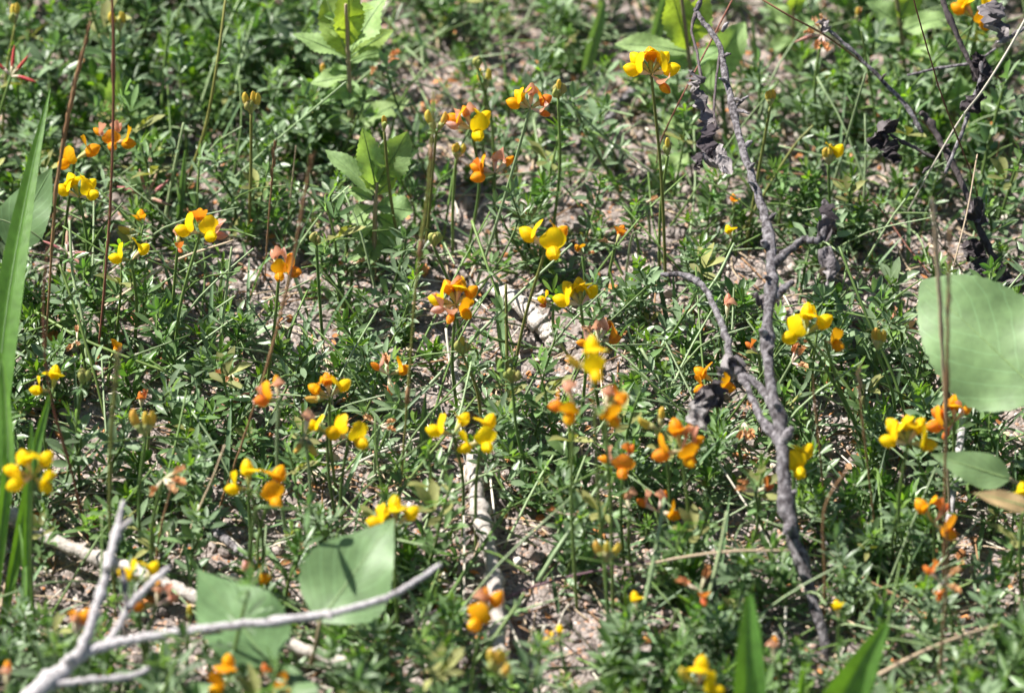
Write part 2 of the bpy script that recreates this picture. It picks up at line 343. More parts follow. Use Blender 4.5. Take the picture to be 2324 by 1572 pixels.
def bulk(name, items, mats, label, kind='stuff', smooth=True):
    """items: list of (verts, faces, matidx)"""
    vs_, fs_, ms_, n = [], [], [], 0
    for v, f, mi in items:
        vs_.append(v); fs_.append(np.asarray(f) + n); ms_.append(mi if hasattr(mi, '__len__') else np.full(len(f), mi, int)); n += len(v)
    o = link(name, quad_mesh(name, np.concatenate(vs_), np.concatenate(fs_), np.concatenate(ms_), mats, smooth))
    o['kind'] = kind; o['label'] = label; o['category'] = name.replace('_', ' '); return o

# soil crumbs
def crumb_template(seed, fine):
    rg = np.random.default_rng(seed)
    n = 3 if fine else 2
    v = []; idx = {}; f = []
    g = np.linspace(-1, 1, n)
    def vid(p):
        k = tuple(np.round(p, 4))
        if k not in idx: idx[k] = len(v); q = np.array(p, float); q /= np.linalg.norm(q); v.append(q * rg.uniform(0.7, 1.15))
        return idx[k]
    for ax in range(3):
        for s in (-1, 1):
            for i in range(n - 1):
                for j in range(n - 1):
                    c = []
                    for a, b in ((0, 0), (1, 0), (1, 1), (0, 1)):
                        p = [0, 0, 0]; p[ax] = s; p[(ax + 1) % 3] = g[i + a]; p[(ax + 2) % 3] = g[j + b]; c.append(vid(p))
                    f.append(c if s > 0 else c[::-1])
    return np.array(v) * np.array([1, 0.85, 0.65]), np.array(f)
CT = [crumb_template(k, False) for k in range(6)]; CF = [crumb_template(k + 20, True) for k in range(5)]
def rot_np(rg):
    q = rg.normal(size=4); q /= np.linalg.norm(q); w_, x, y, z = q
    return np.array([[1 - 2 * (y * y + z * z), 2 * (x * y - z * w_), 2 * (x * z + y * w_)], [2 * (x * y + z * w_), 1 - 2 * (x * x + z * z), 2 * (y * z - x * w_)], [2 * (x * z - y * w_), 2 * (y * z + x * w_), 1 - 2 * (x * x + y * y)]])
items = []
for k in range(30000):
    x, y = npr.uniform(-0.36, 0.36), npr.uniform(-0.34, 0.46)
    big = npr.random() < 0.11
    s = npr.uniform(0.0016, 0.0042) if big else npr.uniform(0.0004, 0.0013)
    if big and npr.random() < 0.12: s *= 1.5
    v, f = CF[npr.integers(5)] if big else CT[npr.integers(6)]
    c = npr.random(); mi = 0 if c < 0.86 else (1 if c < 0.95 else 2)
    items.append(((v * s) @ rot_np(npr).T + np.array([x, y, gz(x, y) + s * 0.25]), f, mi))
bulk('soil_crumbs', items, [M['crumb'], M['grain'], M['rust']], 'loose crumbs and coarse grains of sandy soil', smooth=False)

# ------------------------------------------------------------------ trefoil leafy shoots
OBOV = [0.10, 0.42, 0.72, 0.94, 1.0, 0.74, 0.10]
def leaflet(L, Wd, fold, bend, lod=0):
    return leaf_shape(L, Wd, OBOV, 3 if lod else 6, 3, fold, bend)
def trefoil_leaf(seed, kind, lod=0):
    """five leaflets: three at the end of a short stalk, two at its foot; along +X"""
    rg = np.random.default_rng(seed); mb = MB()
    L0 = rg.uniform(0.0084, 0.0114); wr = {'narrow': 0.20, 'broad': 0.37, 'mid': 0.28}[kind]
    px = rg.uniform(0.0015, 0.003)
    for a, x0, s in ((0, px, 1.0), (48, px * 0.9, 0.92), (-48, px * 0.9, 0.92), (82, 0, 0.72), (-82, 0, 0.72)):
        v, f = leaflet(L0 * s * rg.uniform(0.85, 1.1), L0 * s * wr * rg.uniform(0.85, 1.15), rg.uniform(0.15, 0.6), rg.uniform(-0.05, 0.25), lod)
        an = math.radians(a + rg.uniform(-12, 12)); el = math.radians(rg.uniform(-5, 30))
        m = Matrix.Translation((x0, 0, 0)) @ Matrix.Rotation(an, 4, 'Z') @ Matrix.Rotation(-el, 4, 'Y') @ Matrix.Rotation(math.radians(rg.uniform(-25, 25)), 4, 'X')
        mb.add(xf(v, m), f)
    return mb
LEAFKIND = ['narrow', 'mid', 'broad', 'mid', 'narrow', 'broad']
leaf_np = [trefoil_leaf(50 + k, LEAFKIND[k]).arrays() for k in range(6)]
leaf_lod = [trefoil_leaf(50 + k, LEAFKIND[k], 1).arrays() for k in range(6)]
LM = ['leaf', 'leaf_b', 'tip', 'old']
leaf_me = {(k, mk): quad_mesh('trefoil_leaf', leaf_np[k][0], leaf_np[k][1], None, [M[mk]]) for k in range(6) for mk in LM}

def shoot_spec(seed, form):
    """returns stem arrays and a list of (leaf variant, material, matrix)"""
    rg = np.random.default_rng(seed)
    H = {'upright': rg.uniform(0.030, 0.064), 'sprawling': rg.uniform(0.035, 0.06), 'tuft': rg.uniform(0.015, 0.028)}[form]
    lean = {'upright': rg.uniform(0.1, 0.5), 'sprawling': rg.uniform(1.2, 2.2), 'tuft': rg.uniform(0, 0.6)}[form]
    top = Vector((lean, 0, 1)).normalized() * H
    pth = smooth_path([(0, 0, -0.003), (top.x * 0.45 + rg.normal() * 0.002, rg.normal() * 0.003, top.z * 0.35), (top.x * 0.8, rg.normal() * 0.003, top.z * 0.75), (top.x, top.y, top.z)], 9)
    stem = tube(pth, [0.0008, 0.0005], 4)
    n = {'upright': 8, 'sprawling': 7, 'tuft': 6}[form] + int(rg.integers(0, 3))
    lv = int(rg.integers(0, 6)); main = LM[0] if rg.random() < 0.55 else LM[1]
    out = []; az = rg.uniform(0, 6.28)
    for i in range(n):
        t = 0.12 + 0.88 * i / (n - 1); k = min(int(t * 8), 7); p = pth[k] + (pth[k + 1] - pth[k]) * (t * 8 - k)
        az += 2.4 + rg.normal() * 0.3
        top_ = i >= n - 2
        el = math.radians(rg.uniform(50, 80) if top_ else rg.uniform(15, 60))
        s = (0.72 if top_ else 1.0) * rg.uniform(0.8, 1.25)
        m = Matrix.Translation(p) @ Matrix.Rotation(az, 4, 'Z') @ Matrix.Rotation(-el, 4, 'Y') @ Matrix.Diagonal((s, s, s, 1))
        out.append((int((lv + rg.integers(0, 2)) % 6), 'tip' if (top_ and rg.random() < 0.68) else ('old' if rg.random() < 0.02 else main), m))
    return stem, out
FORMS = ['upright', 'sprawling', 'tuft']
SPECS = {f: [shoot_spec(900 + 17 * k + 400 * FORMS.index(f), f) for k in range(8)] for f in FORMS}
stem_me = {f: [quad_mesh('shoot_stem', s[0][0], np.array(s[0][1]), None, [M['stem']]) for s in SPECS[f]] for f in FORMS}
MERGED = {}
for f in FORMS:
    for k, (st, lv) in enumerate(SPECS[f]):
        for lod in (0, 1):
            b = MB(); b.add(st[0], st[1], 4)
            for li, mk, m in lv:
                a = (leaf_lod if lod else leaf_np)[li]; b.add(xf(a[0], m), a[1], LM.index(mk))
            MERGED[f, k, lod] = b.arrays()

# where the sand shows (pixel ellipses of thin cover)
BARE = [(440, 390, 75, 50), (600, 250, 60, 55), (560, 600, 110, 75), (700, 440, 80, 50), (1150, 720, 140, 120), (1270, 800, 130, 90), (1400, 560, 150, 55), (1340, 450, 100, 60),
        (1230, 120, 110, 60), (1250, 1400, 210, 110), (1000, 1060, 110, 70), (560, 1230, 130, 75), (1180, 1270, 120, 90), (960, 610, 140, 55), (1010, 440, 90, 50), (1830, 1400, 75, 60),
        (400, 1050, 80, 45), (330, 960, 60, 40), (2170, 570, 45, 40), (760, 640, 60, 40), (1590, 400, 80, 45), (1660, 570, 60, 50), (500, 900, 80, 40), (1000, 920, 100, 50),
        (880, 560, 60, 50), (1120, 560, 70, 40), (690, 1120, 60, 40), (1900, 640, 60, 40), (120, 1230, 90, 45), (820, 1080, 60, 40), (1790, 1290, 60, 50), (1450, 980, 60, 40), (1060, 1190, 90, 60), (880, 1490, 80, 50), (2200, 1290, 70, 45), (1870, 1460, 75, 90), (1810, 1330, 50, 60), (1000, 360, 70, 50)]
for q in ((60, 1245), (150, 1290), (260, 1330), (340, 1365), (420, 1400), (500, 1432), (600, 1490), (1075, 1110), (1088, 1190), (1105, 1270), (1120, 1340), (1128, 1420), (1135, 1500), (1036, 890), (1046, 960), (1440, 240)):
    BARE.append((q[0], q[1] + 30, 60, 95))
BARE += [(1180, 760, 130, 120), (1230, 1390, 190, 110), (1110, 1150, 110, 90), (1000, 1060, 120, 80)]
STICKLINES = [((-60, 1195), (150, 1290), (340, 1365), (500, 1432), (660, 1525)), ((1062, 1060), (1085, 1190), (1118, 1320), (1130, 1480), (1142, 1590)), ((1028, 830), (1052, 1000)), ((1085, 655), (1190, 735), (1262, 800))]
def on_stick(x, y, below=170, side=40):
    """true where a plant would stand on or right in front of a fallen stick"""
    for ln in STICKLINES:
        for (x0, y0), (x1, y1) in zip(ln, ln[1:]):
            for t in np.linspace(0, 1, 7):
                if abs(x - (x0 + (x1 - x0) * t)) < side and -18 < y - (y0 + (y1 - y0) * t) < below: return True
    return False
def cover(x, y):
    if on_stick(x, y): return 0.02
    y -= 45                           # a shoot hides what lies behind it, so the thin places are measured a little further up
    d = 0.35 + 0.65 * min(1.0, max(0.0, (noise.noise(Vector((x / 130, y / 95, 2.7))) + 0.28) * 2.6))
    for cx, cy, rx, ry in BARE:
        q = ((x - cx) / rx) ** 2 + ((y - cy) / ry) ** 2
        d = min(d, 0.05 + 0.95 * min(1.0, max(0.0, (q - 0.5) / 0.9)))
    return d
LMK = [(35, 55, 'bud cluster near the top left corner'), (25, 172, 'red spreading pods'), (252, 320, 'coral and orange head on the dark brown culm'), (170, 362, 'amber pair at upper left'), (180, 447, 'lemon yellow head at upper left'),
 (318, 525, 'single amber half-open blossom'), (298, 590, 'small yellow pair over the diagonal straw'), (455, 528, 'yellow, orange and coral head at upper left'), (570, 258, 'lone plump bud cluster'), (634, 612, 'orange blossom under two coral ones'),
 (718, 556, 'small green bud cluster left of centre'), (1085, 180, 'green bud trio at upper middle'), (1203, 245, 'amber and coral head on a leaning stalk'), (1070, 292, 'bright yellow group at upper middle'), (1123, 392, 'vivid orange head below the yellow group'),
 (872, 300, 'slender bud pair before the pale weed'), (1478, 168, 'large yellow head near the dead branch tip'), (1515, 355, 'yellow-tipped bud on the long stalk'), (1880, 375, 'lone pale yellow opening head'), (1866, 78, 'dried straw-coloured head'),
 (2210, 40, 'golden head in the top right corner'), (1748, 243, 'pale yellow bud by the dead branch'), (1664, 472, 'tiny orange withered bud'), (1662, 545, 'small yellow blossom on a slanted stem'), (1240, 560, 'round yellow head at the centre'),
 (1398, 552, 'small orange fading blossom at centre right'), (1318, 692, 'yellow crown right of centre'), (1035, 690, 'multicoloured wheel of blossoms'), (1358, 775, 'pale tubed coral head'), (1345, 838, 'blurred big yellow blossom'), (1335, 920, 'twin orange groups'),
 (882, 850, 'starry withered head'), (1050, 805, 'flat-topped bud cluster'), (1162, 868, 'hazy green bud cluster'), (1028, 985, 'heart-shaped yellow pair'), (1092, 1000, 'yellow cluster with a hanging petal'), (748, 900, 'mixed orange and yellow fan'),
 (792, 992, 'twin-lobed yellow blossom'), (632, 905, 'blurred coral head'), (692, 985, 'blurred pinkish head'), (320, 925, 'small rusty blossom at left'), (330, 990, 'blurred olive bud'), (120, 888, 'lone yellow blossom at far left'), (250, 810, 'flattened amber blossom'),
 (175, 770, 'shrivelled brown blossom at left'), (1650, 722, 'single peach blossom'), (1622, 868, 'amber blossoms behind the twig fork'), (1828, 758, 'bright yellow blossom beside the dead branch'), (1990, 795, 'pale yellow bud trio'), (2045, 738, 'small coral pair by the big leaf'),
 (1462, 460, 'dry orange scrap over sand'), (332, 448, 'spread of pinkish young pods'), (152, 572, 'faded pink pods at left'), (865, 140, 'dry brown-orange head at the top'), (525, 845, 'brown withered tuft'), (75, 1080, 'blurred yellow head at lower left'),
 (567, 1108, 'raised yellow blossom at lower left'), (615, 1122, 'golden round blossom'), (370, 1085, 'withered whitish pink head'), (898, 1195, 'yellow crown behind the broad leaf tip'), (325, 1320, 'yellow blossom over the bleached stick'), (565, 1318, 'coral blossom behind the broad leaves'),
 (172, 1440, 'blurred coral blossom on the forked twig'), (431, 1412, 'single slim yellow bud'), (1096, 1400, 'blurred orange blossoms before the central stick'), (1130, 1530, 'blurred pale bud head at bottom centre'), (1268, 1452, 'two separate yellow petals on sand'),
 (1446, 1385, 'small single yellow blossom at lower right'), (1374, 1275, 'bud pair with a pink heart'), (1590, 1338, 'withered orange head at lower right'), (1585, 1560, 'blurred yellow blossom at the bottom edge'), (1545, 1020, 'broad head of orange blossoms'), (1416, 1050, 'compact rusty orange blossom'),
 (1802, 1065, 'yellow blossom against the dead branch'), (2165, 958, 'orange head under the big leaf'), (2060, 1005, 'wide yellow crown of five'), (2118, 1185, 'three orange blossoms over the grey stick'), (1715, 1115, 'withered orange pair by the dead branch'), (2135, 1318, 'hazy rusty withered head'),
 (1905, 1402, 'faint small yellow blossom'), (1756, 1498, 'blurred peach blossom at the bottom'), (1430, 1160, 'single pale pink blossom'), (1282, 1165, 'flat dry orange blossom'), (862, 965, 'dry orange-brown petals'), (2318, 1145, 'yellow blossom at the right edge'),
 (550, 1400, 'broad leaf crossed by the silvery twig'), (770, 1300, 'broad leaf with the sprig shadow'), (1698, 1460, 'upright wide blade at the bottom'), (1950, 1500, 'leaning wide blade at the bottom'), (2280, 100, 'pale curled leaf at the top right'), (2215, 500, 'dark shrivelled leaf at right'), (1610, 260, 'hanging curled leaf of the dead branch'),
 (800, 80, 'top pale serrated weed'), (860, 380, 'small pale serrated weed'), (60, 450, 'wide grass blade at the left edge'), (490, 120, 'bent grass-like stem'), (2200, 760, 'big toothed leaf'), (300, 210, 'pale rounded leaf pair'), (1440, 240, 'weathered stick at the top'), (1210, 740, 'half buried log piece')]
USED = set()
def shoot_label(form, x, y):
    """names the landmark the shoot stands by and the side it stands on; None when every such phrase is taken"""
    adj = {'upright': 'upright leafy shoot', 'sprawling': 'sprawling leafy shoot', 'tuft': 'short leafy tuft'}[form]
    for lx, ly, ph in sorted(LMK, key=lambda q: (q[0] - x) ** 2 + (q[1] - y) ** 2)[:7]:
        dx, dy = x - lx, y - ly; r = math.hypot(dx, dy)
        if r > 260: break
        hor = 'left' if dx < 0 else 'right'
        if abs(dx) > 2.2 * abs(dy): rel = hor + ' of'
        elif abs(dy) > 2.2 * abs(dx): rel = 'straight below' if dy > 0 else 'straight above'
        else: rel = ('below and ' if dy > 0 else 'above and ') + hor + ' of'
        rel = ('close ' if r < 90 and 'straight' not in rel else '') + rel
        if (form, rel, ph) not in USED and len((adj + rel + ph).replace('-', ' ').split()) < 13:
            USED.add((form, rel, ph)); return adj + ' ' + rel + ' the ' + ph
    return None
def place_shoot(form, k, loc, rz, s, label=None):
    t = thing('trefoil_shoot', label, 'leafy shoot', loc, 'leafy trefoil shoots')
    t.rotation_euler = (0, 0, rz); t.scale = (s, s, s)
    link('stem', stem_me[form][k], t)
    for li, mk, m in SPECS[form][k][1]: link('leaf', leaf_me[li, mk], t, m)
    return t
cand = []
while len(cand) < 740:
    x, y = rnd.uniform(-60, W0 + 60), rnd.uniform(-60, H0 + 110)
    if rnd.random() > cover(x, y): continue
    cand.append((x, y))
items = []
cells = {}; n_ind = 0
for i, (x, y) in enumerate(cand):
    form = rnd.choices(FORMS, (0.55, 0.23, 0.22))[0]; k = rnd.randrange(8); s = rnd.uniform(0.75, 1.25); rz = rnd.uniform(0, 6.28)
    p = G(x, y)
    if (x < 760 and y < 360) or (1760 < x and y < 420): s *= 1.22      # taller growth at the far corners
    inside = 20 < x < W0 - 20 and 60 < y < H0 + 30
    key = (int(x // 140), int(y // 105))
    lab = shoot_label(form, x, y - 45) if inside and n_ind < 285 and cells.get(key, 0) < 2 and s > 0.85 else None
    if lab:
        cells[key] = cells.get(key, 0) + 1; n_ind += 1
        place_shoot(form, k, p, rz, s, lab)
    else:
        v, f, mi = MERGED[form, k, 0]
        items.append((xf(v * s, Matrix.Translation(p) @ Matrix.Rotation(rz, 4, 'Z')), f, mi))
# low-growing carpet of tufts under the shoots
n = 0
while n < 260:
    x, y = rnd.uniform(-60, W0 + 60), rnd.uniform(-60, H0 + 110)
    if rnd.random() > cover(x, y): continue
    n += 1; k = rnd.randrange(8); s = rnd.uniform(0.5, 0.85); v, f, mi = MERGED['tuft', k, 0]
    items.append((xf(v * s, Matrix.Translation(G(x, y)) @ Matrix.Rotation(rnd.uniform(0, 6.28), 4, 'Z')), f, mi))
# the same cover going on beyond the frame
n = 0
while n < 3600:
    x, y = (rnd.uniform(-0.52, 0.52), rnd.uniform(-0.5, 0.68)) if n < 2000 else (rnd.uniform(-1.3, 1.3), rnd.uniform(-0.9, 1.5))   # dense near the frame, thinner far off
    u, v_ = TOPIX((x, y, 0))
    if -60 < u < W0 + 60 and -60 < v_ < H0 + 110: continue
    n += 1; form = rnd.choice(FORMS); k = rnd.randrange(8); s = rnd.uniform(0.9, 1.7); v, f, mi = MERGED[form, k, 1]
    items.append((xf(v * s, Matrix.Translation((x, y, gz(x, y))) @ Matrix.Rotation(rnd.uniform(0, 6.28), 4, 'Z')), f, mi))
bulk('ground_cover', items, [M['leaf'], M['leaf_b'], M['tip'], M['old'], M['stem']], 'dense low ground cover of small green trefoil leaves')

# thin grass and stems between the shoots
items = []
n = 0
while n < 760:
    x, y = rnd.uniform(-40, W0 + 40), rnd.uniform(-40, H0 + 80)
    if rnd.random() > 0.25 + 0.75 * cover(x, y) or on_stick(x, y, 130, 26): continue
    n += 1; p = G(x, y); L = rnd.uniform(0.018, 0.055); az = rnd.uniform(0, 6.28); el = rnd.uniform(0.1, 1.35)
    v, f = leaf_shape(L, rnd.uniform(0.0012, 0.0026), [0.5, 1, 1, 0.9, 0.6, 0.05], 8, 3, rnd.uniform(0.2, 0.8), rnd.uniform(0.0, 0.35))
    items.append((xf(v, Matrix.Translation(p + Vector((0, 0, 0.004))) @ Matrix.Rotation(az, 4, 'Z') @ Matrix.Rotation(-el, 4, 'Y')), np.array(f), 0))
n = 0
while n < 600:
    x, y = rnd.uniform(-40, W0 + 40), rnd.uniform(-40, H0 + 80)
    if rnd.random() > 0.4 + 0.6 * cover(x, y) or (on_stick(x, y, 130, 26) and rnd.random() < 0.8): continue
    n += 1; p = np.array(G(x, y)); L = rnd.uniform(0.03, 0.09); az = rnd.uniform(0, 6.28); h = rnd.uniform(0.004, 0.065)
    d = np.array([math.cos(az), math.sin(az), 0])
    pt = smooth_path([p + [0, 0, 0.002], p + d * L * 0.5 + [rnd.gauss(0, 0.003), rnd.gauss(0, 0.003), h * 0.7], p + d * L + [0, 0, h]], 7)
    v, f = tube(pt, [0.00068, 0.00045], 4)
    items.append((v, np.array(f), 1 if rnd.random() < 0.6 else 2))
bulk('grass', items, [M['thin_blade'], M['stem'], M['pale_stem']], 'thin green grass and trailing stems tangled between the shoots')

# litter: bits of straw, dry petals, rusty flakes
items = []
for k in range(2800):
    x, y = rnd.uniform(-30, W0 + 30), rnd.uniform(-30, H0 + 60); p = P(x, y, 0); z = gz(p.x, p.y)
    q = rnd.random(); az = rnd.uniform(0, 6.28)
    if q < 0.42:
        L = rnd.uniform(0.006, 0.045); d = np.array([math.cos(az), math.sin(az), rnd.uniform(-0.05, 0.2)]); a = np.array([p.x, p.y, z + 0.0015])
        v, f = tube(smooth_path([a, a + d * L * 0.5 + [rnd.gauss(0, 0.0015), rnd.gauss(0, 0.0015), 0.001], a + d * L], 5), [0.0005, 0.0004], 4)
        items.append((v, np.array(f), rnd.choice((0, 0, 1, 3))))
    else:
        L = rnd.uniform(0.002, 0.007)
        v, f = leaf_shape(L, L * rnd.uniform(0.3, 0.7), [0.2, 0.9, 1, 0.6, 0.1], 5, 3, rnd.uniform(-0.6, 0.8), rnd.uniform(-0.4, 0.4))
        items.append((xf(v, Matrix.Translation((p.x, p.y, z + 0.002)) @ Matrix.Rotation(az, 4, 'Z') @ Matrix.Rotation(rnd.uniform(-0.7, 0.7), 4, 'X')), np.array(f), rnd.choice((0, 1, 2, 2, 3))))
bulk('plant_litter', items, [M['straw'], M['pale_straw'], M['rust'], M['brown']], 'scattered bits of straw, dry petals and flakes on the soil')

# ------------------------------------------------------------------ trefoil flowers
MM = 0.001
def standard_petal(form, seed):
    rg = np.random.default_rng(seed)
    ctr = {'open': [(4.4, 0.8), (6.8, 1.7), (7.9, 3.6), (7.9, 6.4), (7.0, 9.2), (5.6, 11.2)],
           'erect': [(4.4, 0.8), (6.4, 2.0), (7.1, 4.2), (7.2, 7.0), (7.0, 9.6), (6.6, 11.6)],
           'folded': [(4.4, 0.8), (6.4, 2.2), (7.2, 4.4), (7.6, 6.6), (8.2, 8.6), (9.2, 10.4)]}[form]
    hw = {'open': [0.9, 2.6, 5.0, 5.9, 5.5, 3.7], 'erect': [0.9, 2.0, 4.1, 5.0, 4.7, 3.0], 'folded': [0.9, 1.6, 3.2, 3.9, 3.5, 2.0]}[form]
    back = {'open': 0.05, 'erect': -0.10, 'folded': 0.14}[form] * rg.uniform(0.6, 1.4)
    nr, nc = 10, 9; c = smooth_path(ctr, nr); h = np.interp(np.linspace(0, 5, nr), range(6), hw); ph = rg.uniform(0, 6.28)
    t = np.gradient(c, axis=0); t /= np.linalg.norm(t, axis=1)[:, None]
    v = []
    for i in range(nr):
        s = i / (nr - 1)
        for j in range(nc):
            u = -1 + 2 * j / (nc - 1); y = u * h[i]
            off = -back * y * y + (0.35 * math.exp(-(u / 0.16) ** 2) * (1 - s)) * -1 + 0.35 * s * math.sin(2.6 * u + ph)
            drop = 2.7 * s ** 3 * abs(u) ** 2.2 + (0.35 * math.exp(-(u / 0.15) ** 2) if s > 0.94 else 0)
            nx, nz = t[i][1], -t[i][0]                 # forward normal of the centre line
            x = c[i][0] + nx * off - t[i][0] * drop; z = c[i][1] + nz * off - t[i][1] * drop
            v.append((x, y, z))
    return np.array(v) * MM, grid_faces(nr, nc)
def wing_petal(side, form, seed):
    rg = np.random.default_rng(seed); nr, nc = 9, 8; v = []
    R = 3.0 if form != 'folded' else 2.0; L = 9.2 if form != 'folded' else 7.2; lift = rg.uniform(0.5, 2.0)
    for i in range(nr):
        s = i / (nr - 1); r = R * max(0.06, math.sin(math.pi * (0.10 + 0.885 * s)) ** 0.75)
        for j in range(nc):
            th = math.pi * 0.93 * j / (nc - 1)
            v.append((4.8 + L * s, side * (0.12 + r * math.sin(th) * 0.92), 0.3 + lift * s + r * math.cos(th) * 1.05))
    f = grid_faces(nr, nc)
    return np.array(v) * MM, (f if side > 0 else [q[::-1] for q in f])
def lathe(ctr, rad, sides=7, squash=0.8):
    v, f = tube(np.array([(c[0], 0, c[1]) for c in ctr]) * MM, np.array(rad) * MM, sides)
    v[:, 1] *= squash; return v, f
def calyx(L=6.0, r=1.5, teeth=True):
    mb = MB(); mb.add(*lathe([(-1.5, -0.3), (0, 0), (1.0, 0.2), (L * 0.6, 0.5), (L, 0.8)], [0.45, 0.45, 0.9, r * 0.92, r], 8, 0.9))
    if teeth:
        for k in range(5):
            a = 2 * math.pi * k / 5 + 0.3; v, f = leaf_shape(2.6 * MM, 0.9 * MM, [1, 0.7, 0.3, 0.05], 4, 3, 0.2, 0)
            m = Matrix.Translation((L * MM, 0.9 * r * math.cos(a) * MM, (0.8 + r * math.sin(a)) * MM)) @ Matrix.Rotation(a, 4, 'X')
            mb.add(xf(v, m), f)
    return mb
CACHE = {}
def cached(key, fn, mats):
    if key not in CACHE: CACHE[key] = fn().mesh(key[0], mats, key[0] != 'withered_petal')
    return CACHE[key]
def one(v, f): return MB().add(v, f)
def shrivel(seed):
    rg = np.random.default_rng(seed); v, f = leaf_shape(8.5 * MM, 7 * MM, [0.3, 0.7, 1, 0.9, 0.3], 9, 6, 0.9, -0.1)
    v = v + rg.normal(size=v.shape) * 0.75 * MM; v[:, 1] *= 0.55; v[:, 0] += 4.5 * MM; v[:, 2] += 0.6 * MM
    return v, f
def bud_body(L, tip, seed):
    rg = np.random.default_rng(seed); k = rg.uniform(0.6, 1.3)
    return lathe([(1.5, 0.2), (L * 0.35, 0.4), (L * 0.55, 0.8 * k), (L * 0.75, 1.7 * k), (L * 0.9, 2.9 * k), (L, 4.2 * k)], [0.9, 1.6, 2.0, 2.0, 1.4, 0.3], 8, 0.72)

def add_flower(t, org, kind, az, el, s, seed):
    """one blossom, bud, withered blossom or pod on its umbel; part (calyx) > petals"""
    az, el = math.radians(az), math.radians(el)
    roll = math.radians(rnd.uniform(-14, 14))
    m = Matrix.Translation(org) @ Matrix.Rotation(az, 4, 'Z') @ Matrix.Rotation(-el, 4, 'Y') @ Matrix.Rotation(roll, 4, 'X') @ Matrix.Translation((0.0015 * s, 0, 0)) @ Matrix.Diagonal((s * (0.86 if kind in 'YAO' else 0.95), s, s, 1))
    v3 = seed % 3
    if kind in 'YAORC':
        form = 'folded' if kind in 'CR' else ('erect' if v3 == 2 else 'open')
        cm = 'cream' if (kind in 'CR' or v3 == 0) else 'gcal'
        o = link('flower', cached(('flower_calyx', cm), lambda: calyx(5.6, 1.5), [M[cm]]), t, m)
        link('standard_petal', cached(('standard_petal', form, v3, kind), lambda: one(*standard_petal(form, v3)), [M[kind]]), o)
        wk = {'Y': 'Y', 'A': 'A', 'O': 'O', 'C': 'O' if v3 else 'C', 'R': 'R'}[kind]
        for sd_ in (1, -1): link('wing_petal', cached(('wing_petal', form, v3, sd_, wk), lambda: one(*wing_petal(sd_, form, v3)), [M[wk]]), o)
    elif kind == 'B':
        o = link('bud', cached(('bud_calyx', 'b'), lambda: calyx(5.0, 1.75), [M['gcal']]), t, m)
        link('bud_petal', cached(('bud_petal', v3, 'B'), lambda: one(*bud_body(11.5, 1, v3)), [M['B']]), o)
    elif kind == 'G':
        o = link('bud', cached(('small_calyx', 'g'), lambda: calyx(3.8, 1.4), [M['G']]), t, m)
        link('bud_petal', cached(('bud_petal', v3, 'G'), lambda: one(*bud_body(6.8, 1, v3)), [M['G']]), o)
    elif kind == 'W':
        o = link('withered_flower', cached(('withered_calyx', 'c'), lambda: calyx(5.6, 1.15), [M['cream']]), t, m)
        link('withered_petal', cached(('withered_petal', v3), lambda: one(*shrivel(v3)), [M['wilt']]), o)
    elif kind in 'PQ':
        mk = 'pod' if kind == 'P' else 'podred'
        o = link('pod', cached(('pod_calyx', mk), lambda: calyx(4.0, 1.0), [M['cream']]), t, m)
        link('pod_tip', cached(('pod_tip', mk, v3), lambda: one(*lathe([(3, 0.4), (7, 0.5), (11, 0.9 - v3 * 0.5), (14, 1.4 - v3), (17, 2.2 - v3 * 1.8)], [0.9, 1.2, 1.2, 0.9, 0.15], 7, 0.9)), [M[mk]]), o)

EL = {'Y': (2, 26), 'A': (0, 24), 'O': (-6, 22), 'C': (-14, 14), 'R': (-14, 16), 'B': (38, 72), 'G': (50, 85), 'W': (-15, 25), 'P': (-10, 30), 'Q': (-5, 30)}
CATS = {'open': ('trefoil_flower', 'flower', 'trefoil flower heads in bloom'), 'bud': ('trefoil_bud', 'flower bud', 'trefoil heads in bud'), 'old': ('withered_trefoil', 'withered flower', 'withered trefoil heads')}
hid = 0
def head(x, y, bx, by, spec, label, s=1.0, mat=None, kind=None, bend=0.0):
    """a stalk from the ground pixel (bx, by) up to an umbel at the pixel (x, y), both in one upright plane"""
    global hid; hid += 1
    base = G(bx, by); top = PY(x, y, base.y + rnd.uniform(-0.004, 0.004))
    toks = spec.split()
    if kind is None:
        ks = [q[0] for q in toks]; kind = 'open' if any(k in 'YAOCR' for k in ks) else ('bud' if any(k in 'BG' for k in ks) else 'old')
    nm, cat, grp = CATS[kind]
    t = thing(nm, label, cat, base, grp)
    loc = top - base
    mid = loc * 0.5 + Vector((bend + rnd.gauss(0, 0.0025), rnd.gauss(0, 0.002), 0.004))
    pth = smooth_path([(0, 0, 0), mid, loc], 14)
    mk = mat or rnd.choice(('stem', 'olive', 'pale_stem'))
    part_mesh = one(*tube(pth, [0.00082, 0.00072], 6)).mesh('stalk', [M[mk]]); link('stalk', part_mesh, t)
    for i, q in enumerate(toks):
        k = q[0]; a = q[1:].split('/'); az = float(a[0]) + rnd.uniform(-6, 6)
        el = float(a[1]) if len(a) > 1 else rnd.uniform(*EL[k])
        add_flower(t, loc, k, az, el, s * (0.86 if k == 'C' else 0.76 if k in 'RW' else 0.88) * rnd.uniform(0.92, 1.08), hid * 5 + i)
    if kind == 'open' or rnd.random() < 0.4:
        lv = rnd.randrange(6); sc = rnd.uniform(0.45, 0.65)
        link('bract_leaf', leaf_me[lv, 'leaf'], t, Matrix.Translation(loc - Vector((0, 0, 0.0012))) @ Matrix.Rotation(rnd.uniform(0, 6.28), 4, 'Z') @ Matrix.Diagonal((sc, sc, sc, 1)))
    return t

